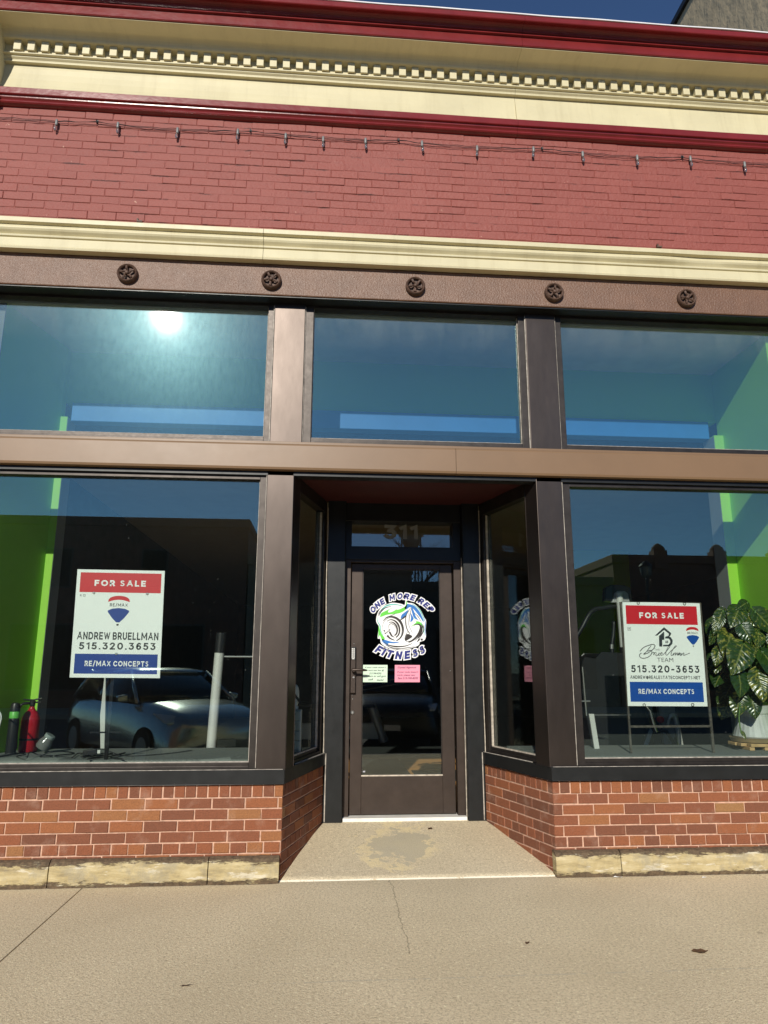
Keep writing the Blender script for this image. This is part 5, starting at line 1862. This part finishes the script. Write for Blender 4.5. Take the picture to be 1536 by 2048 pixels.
for i in range(62):
    a_ = rl.uniform(0, 6.28); rr = rl.uniform(0.05, 0.30) ** 1.0
    zb = rl.uniform(1.08, 1.84)
    rr *= 1.0 - 0.45 * abs(zb - 1.45) / 0.4
    bx_ = Vector((3.34 + rr * math.cos(a_), 0.56 + 0.85 * rr * math.sin(a_), zb))
    bx_.x = min(bx_.x, WR - 0.06)
    out = Vector((math.cos(a_), math.sin(a_) - 0.4, -1.1 + rl.uniform(-0.4, 0.3))).normalized()
    L = rl.uniform(0.10, 0.20)
    tp = bx_ + out * L
    tp.x = min(tp.x, WR - 0.02); tp.y = max(0.14, tp.y)
    leaf(mb, bx_, tp, (math.cos(a_) * 0.6, -0.8, 0.6), L * rl.uniform(0.40, 0.52), rl.random())
    mid = (bx_ + crown) / 2 + Vector((rl.uniform(-0.05, 0.05), 0, 0.05))
    ms.tube([tuple(crown), tuple(mid), tuple(bx_)], 0.0035, 5)
# one trailing shoot
ms.tube(catmull([(3.16, 0.36, 1.10), (3.10, 0.30, 0.98), (3.10, 0.29, 0.88), (3.115, 0.29, 0.84)], 6), 0.0045, 6)
leaf(mb, (3.105, 0.29, 0.885), (3.12, 0.27, 0.825), (0, -1, 0.1), 0.018, 0.9)
mb.build("foliage", "pothos_leaf", PL, smooth=True, tone=True)
ms.build("stem", "stem_green", PL, smooth=True)
ST = thing("plant_stand", "round slatted wooden stand under the pale pot", "plant stand", (3.36, 0.55, PZ))
mb = MB()
for k in range(5):
    yy = 0.42 + k * 0.065
    hw = math.sqrt(max(0.01, 0.185 ** 2 - (yy - 0.55) ** 2))
    mb.box(3.36 - hw, 3.36 + hw, yy - 0.028, yy + 0.028, PZ + 0.026, PZ + 0.0495)
mb.build("slats", "tan_wood", ST, bevel=0.003)
mb = MB()
for xx in (3.24, 3.36, 3.48):
    mb.box(xx - 0.02, xx + 0.02, 0.40, 0.70, PZ, PZ + 0.0255)
mb.build("battens", "tan_wood", ST, bevel=0.003)

# elliptical / treadmill seen past the left edge of the right sign
TM = thing("treadmill", "dark treadmill with a grey console mast in front of the green partition", "treadmill", (2.55, 1.45, 0.176))
mb = MB(); mb.loft([[(2.56 + dx_ * sx_, y, z) for dx_, z in ((0, 1.955), (0.01, 2.075), (0.06, 2.102), (0.13, 2.108), (0.20, 2.102), (0.255, 2.075), (0.262, 1.955), (0.13, 1.945))] for y, sx_ in ((1.38, 1.0), (1.46, 1.0))])
con = mb.build("console", "machine_black", TM, bevel=0.008)
mb = MB(); mb.loft([[(2.70 + a_, 1.374, z) for a_, z in ((-0.075, 1.94), (-0.05, 2.02), (-0.02, 2.045), (0.05, 2.045), (0.08, 2.02), (0.09, 1.94))], [(2.70 + a_, 1.40, z) for a_, z in ((-0.085, 1.94), (-0.06, 2.03), (-0.02, 2.055), (0.05, 2.055), (0.09, 2.03), (0.10, 1.94))]])
mb.build("console_bracket", "grey_panel", con, bevel=0.004)
mb = MB(); mb.tube([(2.690, 1.37, 2.03), (2.697, 1.375, 1.90), (2.706, 1.39, 1.70), (2.712, 1.40, 1.53)], 0.033, 18); smooth_by_angle(mb.build("mast", "silver_paint", TM))
mb = MB(); mb.tube([(2.712, 1.40, 1.54), (2.735, 1.42, 1.30), (2.80, 1.45, 0.60)], 0.036, 18); smooth_by_angle(mb.build("shaded_mast", "machine_black", TM))  # lower length coloured black for the sign's shadow on the mast
mb = MB(); mb.tube(catmull([(2.68, 1.39, 1.905), (2.60, 1.38, 1.900), (2.52, 1.37, 1.885), (2.45, 1.36, 1.875), (2.38, 1.34, 1.82), (2.30, 1.32, 1.70), (2.22, 1.30, 1.60)], 5), 0.020, 12); smooth_by_angle(mb.build("handlebar", "machine_black", TM))
mb = MB(); mb.tube(catmull([(2.70, 1.55, 1.78), (2.685, 1.55, 1.66), (2.665, 1.55, 1.56), (2.660, 1.55, 1.45)], 4), 0.018, 10); mb.build("swing_arm", "machine_black", TM, smooth=True)
mb = MB(); mb.tube([(2.664, 1.55, 1.565), (2.661, 1.55, 1.525)], 0.0195, 10); mb.build("arm_collar", "steel", TM)
mb = MB(); mb.prism([(2.28, 1.36, 1.14), (2.29, 1.36, 1.40), (2.33, 1.36, 1.435), (2.42, 1.36, 1.44), (2.49, 1.36, 1.48), (2.86, 1.36, 1.48), (2.90, 1.36, 1.14), (2.80, 1.36, 0.62), (2.36, 1.36, 0.62)], (0, 0.45, 0))
mb.build("motor_housing", "machine_black", TM, bevel=0.012)
mb = MB(); mb.box(2.25, 2.95, 1.36, 2.2, 0.176, 0.32); mb.build("running_deck", "machine_black", TM, bevel=0.02)
# light steel post and white block left of the frame's foot
DR = thing("display_rail", "slim silver rail with a crossbar on the carpet left of the iron sign frame", "rail", (2.10, 0.75, PZ))
mb = MB(); mb.obox((2.085, 0.60, PZ), (0.040, 0, 0), (0, 0.02, 0), (-0.028, 0, 0.26)); mb.build("rail_leg", "silver_paint", DR, bevel=0.002)
mb = MB(); mb.tube([(2.04, 0.612, PZ + 0.245), (2.03, 0.612, PZ + 0.62)], 0.006, 8); mb.box(1.985, 2.075, 0.605, 0.619, PZ + 0.352, PZ + 0.362); mb.build("rail_pole", "steel", DR)
mb = MB(); mb.box(2.06, 2.40, 0.612, 0.622, PZ + 0.248, PZ + 0.254); mb.build("rail_bar", "steel", DR)
# exercise bike parts seen under the right sign
BK = thing("exercise_bike", "chrome exercise bike with a red knob behind the foot of the right sign", "exercise bike", (2.95, 1.35, 0.176))
mb = MB(); mb.tube([(2.78, 1.30, 1.10), (2.865, 1.29, 0.98), (2.885, 1.29, 0.86), (2.90, 1.29, 0.80)], 0.026, 16); smooth_by_angle(mb.build("seat_post", "chrome", BK))
mb = MB(); mb.lathe([(0.012, 0.02), (0.030, 0.012), (0.032, -0.012), (0.024, -0.026), (0.010, -0.030)], (2.938, 1.26, 0.908), 14, 'Y'); smooth_by_angle(mb.build("adjust_knob", "knob_red", BK))
mb = MB(); mb.prism([(2.96, 1.33, 1.08), (3.10, 1.33, 1.08), (3.12, 1.33, 0.86), (3.06, 1.33, 0.70), (3.0, 1.33, 0.70)], (0, 0.05, 0)); mb.build("flywheel_cover", "grey_panel", BK, bevel=0.006)
mb = MB(); mb.tube(catmull([(3.02, 1.30, 0.86), (3.045, 1.29, 0.925), (3.085, 1.29, 0.935), (3.10, 1.29, 0.88), (3.115, 1.30, 0.78), (3.14, 1.32, 0.66)], 5), [0.012] * 6 + [0.022] * 20, 12); smooth_by_angle(mb.build("crank_arm", "silver_tube", BK))
mb = MB(); mb.loft([[(2.80, 1.32, 0.69), (2.835, 1.32, 0.68), (2.835, 1.36, 0.68), (2.80, 1.36, 0.69)], [(2.875, 1.32, 0.85), (2.905, 1.32, 0.84), (2.905, 1.36, 0.84), (2.875, 1.36, 0.85)]]); mb.build("fork_blade", "silver_paint", BK)
mb = MB()
mb.tube([(2.90, 1.34, 0.84), (3.02, 1.34, 0.80), (3.10, 1.34, 0.66)], 0.02, 12); mb.tube([(2.88, 1.34, 0.84), (2.78, 1.34, 0.62)], 0.02, 12); mb.box(2.65, 3.25, 1.30, 1.75, 0.176, 0.24); mb.box(2.93, 2.99, 1.40, 1.47, 0.24, 0.85); mb.tube([(3.1, 1.36, 0.95), (3.2, 1.36, 1.2)], 0.03, 12)
mb.build("bike_frame", "machine_black", BK)

# bench behind the door
BN = thing("gym_bench", "silver tubular gym bench seen low through the left of the door pane", "bench", (0.45, 7.0, 0.176))
mb = MB(); mb.tube([(0.75, 6.9, 0.78), (0.96, 6.9, 0.205)], 0.075, 14); mb.tube([(0.96, 7.7, 0.205), (0.75, 7.7, 0.78)], 0.06, 14); smooth_by_angle(mb.build("bench_leg", "silver_paint", BN))
mb = MB(); mb.box(-0.5, 0.86, 6.86, 6.94, 0.25, 0.50); mb.build("foot_rail", "silver_paint", BN, bevel=0.01)
mb = MB(); mb.box(-0.6, 0.80, 6.8, 7.8, 0.74, 0.80); mb.build("bench_pad", "machine_black", BN, bevel=0.02)
mb = MB(); mb.tube([(-0.2, 6.7, 0.95), (1.35, 7.2, 1.22)], 0.014, 8); mb.tube([(-0.2, 6.7, 0.88), (1.38, 7.2, 1.14)], 0.014, 8); mb.build("bar_rest", "steel", BN)
# dark mats put in for the shadows across the sunlit shop floor
mb = MB(); mb.box(1.02, 2.2, 2.9, 3.7, 0.176, 0.188)
tag(mb.build("shade_mat", "mat_shade", None, bevel=0.004), "dark mat standing in for shadow on the wooden floor just inside the door", "mat")
mb = MB(); mb.box(0.42, 0.98, 2.6, 4.9, 0.176, 0.186)
tag(mb.build("shade_mat", "mat_shade", None, bevel=0.004), "long dark mat standing in for shadow along the middle of the wooden floor", "mat")

# ================================================================== LITTER
def crumpled(name, label, cat, x, y, L, W, ang, m_, seed, z0=0.0):
    mb = MB()
    k = 8
    rows_ = []
    for i in range(k + 1):
        s_ = i / k
        wd = W * max(0.06, math.sin(math.pi * s_) ** 0.7)
        row = []
        for j in range(5):
            t = j / 2 - 1
            lx, ly = (s_ - 0.5) * L, t * wd / 2
            h = 0.003 + 0.012 * abs(mnoise.noise((lx * 40 + seed, ly * 40, seed))) + 0.25 * W * t * t * 0.3
            row.append(mb.vert((x + lx * math.cos(ang) - ly * math.sin(ang), y + lx * math.sin(ang) + ly * math.cos(ang), z0 + h)))
        rows_.append(row)
    for a_, b_ in zip(rows_[:-1], rows_[1:]):
        for j in range(4):
            mb.face([a_[j], b_[j], b_[j + 1], a_[j + 1]])
    o = mb.build(name, m_, None, smooth=True)
    tag(o, label, cat)


crumpled("dead_leaf", "dark curled leaf alone at the right of the pavement", "leaf", 1.823, -1.34, 0.075, 0.045, -0.2, "dead_leaf", 3)
crumpled("dead_leaf", "small tan leaf scrap on the pavement in front of the right brick base", "leaf", 1.024, -1.171, 0.03, 0.02, 0.7, "dead_leaf", 8)
crumpled("twig", "short dark twig on the pavement in front of the left window", "twig", -0.567, -1.538, 0.06, 0.012, 0.25, "dead_leaf", 13)
crumpled("dead_leaf", "brown leaf by the door threshold on the recess floor", "leaf", 0.82, 0.78, 0.05, 0.035, 0.9, "dead_leaf", 17, 0.14)
crumpled("paper_scrap", "white paper scrap against the right plinth, nearer the recess", "litter", 1.935, -0.085, 0.06, 0.022, -0.15, "litter_white", 21)
crumpled("paper_scrap", "tiny white paper scrap farther right along the plinth", "litter", 2.498, -0.13, 0.035, 0.018, 0.25, "litter_white", 25)


# ================================================================== ACROSS THE STREET (seen in the panes)
def shape(w_, z0, z1, tp):      # half width at bottom / top
    return [(-w_, z0 + 0.06), (-w_ * 0.97, z0), (w_ * 0.97, z0), (w_, z0 + 0.06), (w_, (z0 + z1) / 2), (w_ * tp, z1 - 0.03), (w_ * tp * 0.86, z1), (0, z1 + 0.025), (-w_ * tp * 0.86, z1), (-w_ * tp, z1 - 0.03), (-w_, (z0 + z1) / 2)]


def car(name, label, paint, pos, rz, cat):
    """nose points along local +Y; z = 0 is the road"""
    root = thing(name, label, cat, pos)
    X_ = Matrix.Translation(Vector(pos)) @ Matrix.Rotation(rz, 4, 'Z')

    def lo(secs): return [[(x, y, z) for x, z in shape(w_, a_, b_, tp)] for y, w_, a_, b_, tp in secs]
    mb = MB()
    mb.loft(lo([(-2.25, 0.70, 0.42, 0.85, 0.9), (-2.18, 0.82, 0.26, 0.98, 0.94), (-1.5, 0.89, 0.20, 1.04, 0.95), (-0.6, 0.90, 0.20, 1.02, 0.95), (0.6, 0.90, 0.20, 1.03, 0.94), (1.15, 0.90, 0.20, 1.02, 0.90),
                (1.75, 0.87, 0.20, 0.95, 0.86), (2.08, 0.80, 0.22, 0.84, 0.84), (2.22, 0.66, 0.34, 0.70, 0.86)]))
    body = mb.build("car_body", paint, root, smooth=True, sub=1, xform=X_)
    mb = MB()

    def cab(z, yf, yb, w_): return [(-w_, yf - 0.10, z), (-w_ * 0.7, yf, z), (0, yf + 0.06, z), (w_ * 0.7, yf, z), (w_, yf - 0.10, z), (w_, yb + 0.2, z), (w_ * 0.7, yb, z), (-w_ * 0.7, yb, z), (-w_, yb + 0.2, z)]
    mb.loft([cab(0.98, 1.02, -2.0, 0.80), cab(1.20, 0.70, -1.85, 0.75), cab(1.44, 0.34, -1.55, 0.66)])
    mb.build("cabin_glass", "car_glass", root, smooth=True, xform=X_)
    mb = MB()
    mb.loft([cab(1.435, 0.37, -1.57, 0.675), cab(1.475, 0.30, -1.50, 0.64), cab(1.51, 0.05, -1.25, 0.50), cab(1.52, -0.2, -0.9, 0.3)])
    mb.build("roof_panel", paint, root, smooth=True, xform=X_)
    for s_ in (-1, 1):
        mb = MB(); mb.tube([(s_ * 0.82, 0.98, 0.99), (s_ * 0.74, 0.62, 1.22), (s_ * 0.665, 0.28, 1.45)], 0.030, 8)
        mb.tube([(s_ * 0.80, -0.55, 1.0), (s_ * 0.67, -0.5, 1.45)], 0.028, 8); mb.tube([(s_ * 0.80, -1.75, 1.0), (s_ * 0.66, -1.35, 1.45)], 0.06, 8)
        mb.build("pillar", paint, root, smooth=True, xform=X_)
        mb = MB(); mb.loft([[(s_ * a_, b_, c_) for a_, b_, c_ in ((0.46, 2.10, 0.70), (0.80, 1.90, 0.74), (0.845, 1.60, 0.86), (0.70, 1.86, 0.84), (0.48, 2.06, 0.78))],
                            [(s_ * a_, b_ + 0.05, c_ + 0.01) for a_, b_, c_ in ((0.46, 2.10, 0.70), (0.80, 1.90, 0.74), (0.85, 1.60, 0.86), (0.70, 1.86, 0.84), (0.48, 2.06, 0.78))]])
        mb.build("headlight", "headlamp_lens", root, xform=X_)
        mb = MB(); mb.loft([[(s_ * (0.94 + a_), 0.66 + b_, 1.06 + c_) for a_, c_ in ((-0.08, -0.05), (0.08, -0.06), (0.10, 0.03), (-0.06, 0.06))] for b_ in (0.0, 0.10)])
        mb.build("wing_mirror", paint, root, bevel=0.02, xform=X_)
        for yy in (1.40, -1.42):
            mb = MB(); mb.lathe([(0.20, -0.10), (0.325, -0.10), (0.335, -0.07), (0.335, 0.07), (0.325, 0.10), (0.20, 0.10)], (s_ * 0.80, yy, 0.335), 28, 'X')
            wh_ = mb.build("wheel", "tyre_rubber", root, xform=X_)
            mb = MB(); mb.lathe([(0.03, -0.112), (0.19, -0.105), (0.21, -0.09), (0.21, 0.09), (0.19, 0.105), (0.03, 0.112)], (s_ * 0.80, yy, 0.335), 20, 'X')
            mb.build("rim", "grey_panel", wh_, xform=X_)
    mb = MB(); mb.loft([[(x, 2.17 - 0.12 * abs(x), z) for x, z in ((-0.5, 0.52), (0.5, 0.52), (0.56, 0.66), (-0.56, 0.66))], [(x, 2.235 - 0.12 * abs(x), z) for x, z in ((-0.5, 0.52), (0.5, 0.52), (0.56, 0.66), (-0.56, 0.66))]])
    mb.build("grille", "black_plastic", root, xform=X_)
    mb = MB(); mb.box(-0.15, 0.15, 2.225, 2.25, 0.40, 0.50); mb.build("licence_plate", "plate_white", root, xform=X_)
    mb = MB(); mb.tube([(-0.45, 0.98, 1.05), (0.1, 1.0, 1.06)], 0.010, 6); mb.tube([(0.2, 1.0, 1.06), (0.65, 0.92, 1.05)], 0.010, 6); mb.build("wiper", "black_plastic", root, xform=X_)
    return root


car("parked_car", "silver sedan parked nose in at the kerb, mirrored in the left shop window", "silver_car_paint", (-2.75, -7.45, -0.15), R(-37), "car")
car("parked_car", "dark sedan parked nose in at the kerb, mirrored dimly in the door pane", "dark_car_paint", (1.55, -8.6, -0.15), R(8), "car")


def block(name, label, x0, x1, z1, m_, y0=-22.0, depth=14, wins=(), par=0.35):
    t = thing(name, label, "building", ((x0 + x1) / 2, y0 - depth / 2, 0))
    mb = MB(); mb.box(x0, x1, y0 - depth, y0, -0.2, z1 - par); mb.build("wall", m_, t)
    mb = MB(); mb.box(x0 - 0.05, x1 + 0.05, y0 - depth, y0 + 0.08, z1 - par, z1); mb.build("parapet", m_, t, bevel=0.03)
    for a_, b_, c_, d_ in wins:
        mb = MB(); mb.box(a_, b_, y0 - 0.05, y0 + 0.04, c_, d_); f_ = mb.build("window", "street_dark", t)
        mb = MB(); mb.box(a_ + 0.06, b_ - 0.06, y0 + 0.041, y0 + 0.05, c_ + 0.06, d_ - 0.06); mb.build("pane", "street_pane", f_)
    return t


block("street_building", "dark brick shop across the street with a long flat roofline", -17.0, -3.05, 7.02, "street_brick", wins=[(-15, -12.5, 0.6, 3), (-11.5, -8.5, 0.6, 3), (-7.5, -4.5, 0.6, 3), (-14, -13, 4.3, 5.8), (-10.5, -9.5, 4.3, 5.8), (-7, -6, 4.3, 5.8)])
block("street_building", "tan low shop across the street opposite the door", -3.0, 3.5, 5.6, "street_tan", wins=[(-2.2, 0, 0.6, 3), (0.8, 2.8, 0.6, 3)])
block("street_building", "lower grey shop across the street right of the tan one", 3.55, 11.2, 4.95, "street_dark", wins=[(4.4, 7, 0.6, 3), (7.8, 10.4, 0.6, 3)])
bb = block("street_building", "brick building across the street with round topped piers on its parapet", 11.3, 26.0, 5.86, "street_brick", wins=[(12.4, 15.2, 0.6, 3), (16.2, 19.4, 0.6, 3)])
for xx in (13.25, 15.72, 18.2, 20.7):
    mb = MB(); mb.box(xx - 0.28, xx + 0.28, -22.35, -21.9, 5.3, 6.05); mb.lathe([(0.28, 6.05), (0.24, 6.2), (0.12, 6.32), (0.02, 6.36)], (xx, -22.12, 0), 14)
    mb.build("pier_cap", "street_brick", bb)
WT = thing("water_tower", "grey water tower with a railed catwalk, mirrored above the door", "water tower", (24.5, -198, 0))
mb = MB(); mb.lathe([(0.6, 36.2), (2.0, 36.9), (2.7, 38.4), (2.8, 40.0), (2.8, 45.5), (1.6, 47.0), (0.2, 47.8)], (24.5, -198, 0), 28); smooth_by_angle(mb.build("tank", "tower_paint", WT))
for k in range(6):
    a_ = k * math.pi / 3 + 0.3
    mb = MB(); mb.tube([(24.5 + 4.2 * math.cos(a_), -198 + 4.2 * math.sin(a_), 0), (24.5 + 2.75 * math.cos(a_), -198 + 2.75 * math.sin(a_), 40.5)], 0.24, 8); mb.build("leg", "tower_paint", WT)
mb = MB(); mb.lathe([(2.8, 40.2), (3.7, 40.2), (3.7, 40.4), (2.8, 40.4)], (24.5, -198, 0), 28)
for zz in (41.0, 41.7):
    mb.tube([(24.5 + 3.65 * math.cos(t), -198 + 3.65 * math.sin(t), zz) for t in [i * 6.2832 / 28 for i in range(29)]], 0.06, 5)
for i in range(14):
    t = i * 6.2832 / 14
    mb.tube([(24.5 + 3.65 * math.cos(t), -198 + 3.65 * math.sin(t), 40.3), (24.5 + 3.65 * math.cos(t), -198 + 3.65 * math.sin(t), 41.7)], 0.06, 5)
mb.build("catwalk", "tower_paint", WT)
LPo = thing("street_lamp", "black street lamp with a glass lantern on the far pavement", "street lamp", (10.95, -18.4, 0))
mb = MB(); mb.tube([(10.95, -18.4, 0), (10.95, -18.4, 0.6), (10.95, -18.4, 0.62), (10.95, -18.4, 4.45)], [0.14, 0.12, 0.06, 0.045], 12); mb.build("lamp_post", "machine_black", LPo)
mb = MB(); mb.lathe([(0.10, 4.45), (0.17, 4.55), (0.20, 4.80), (0.17, 4.85)], (10.95, -18.4, 0), 12); mb.build("lantern", "clear_jar", LPo)
mb = MB(); mb.lathe([(0.24, 4.85), (0.16, 4.95), (0.04, 5.05)], (10.95, -18.4, 0), 12); mb.build("lantern_cap", "machine_black", LPo)
# bare tree rising in the gap behind the lower shop
TR = thing("bare_tree", "leafless tree behind the lower shop, mirrored at the top of the door pane", "tree", (5.6, -40, 0))
mb = MB(); mb.tube([(5.6, -40, -0.2), (5.65, -40, 3.5), (5.5, -40, 6.5)], [0.22, 0.17, 0.12], 8); mb.build("trunk", "bark", TR)
mb = MB()
rt = random.Random(5)


def branch(p0, d, L, r_, dep):
    p1 = p0 + d * L
    mb.tube([tuple(p0), tuple((p0 + p1) / 2 + Vector((rt.uniform(-1, 1), rt.uniform(-1, 1), 0)) * L * 0.06), tuple(p1)], [r_, r_ * 0.8, r_ * 0.6], 5)
    if dep == 0: return
    for k in range(3):
        dd = (d + Vector((rt.uniform(-0.75, 0.75), rt.uniform(-0.75, 0.75), rt.uniform(-0.05, 0.45)))).normalized()
        branch(p0 + d * L * rt.uniform(0.45, 1.0), dd, L * rt.uniform(0.55, 0.8), r_ * 0.58, dep - 1)


for k in range(6):
    branch(Vector((5.6, -40, 3.2 + k * 0.55)), Vector((rt.uniform(-0.8, 0.8), rt.uniform(-0.8, 0.8), 0.9)).normalized(), 2.4, 0.09, 4)
mb.build("crown", "bark", TR)
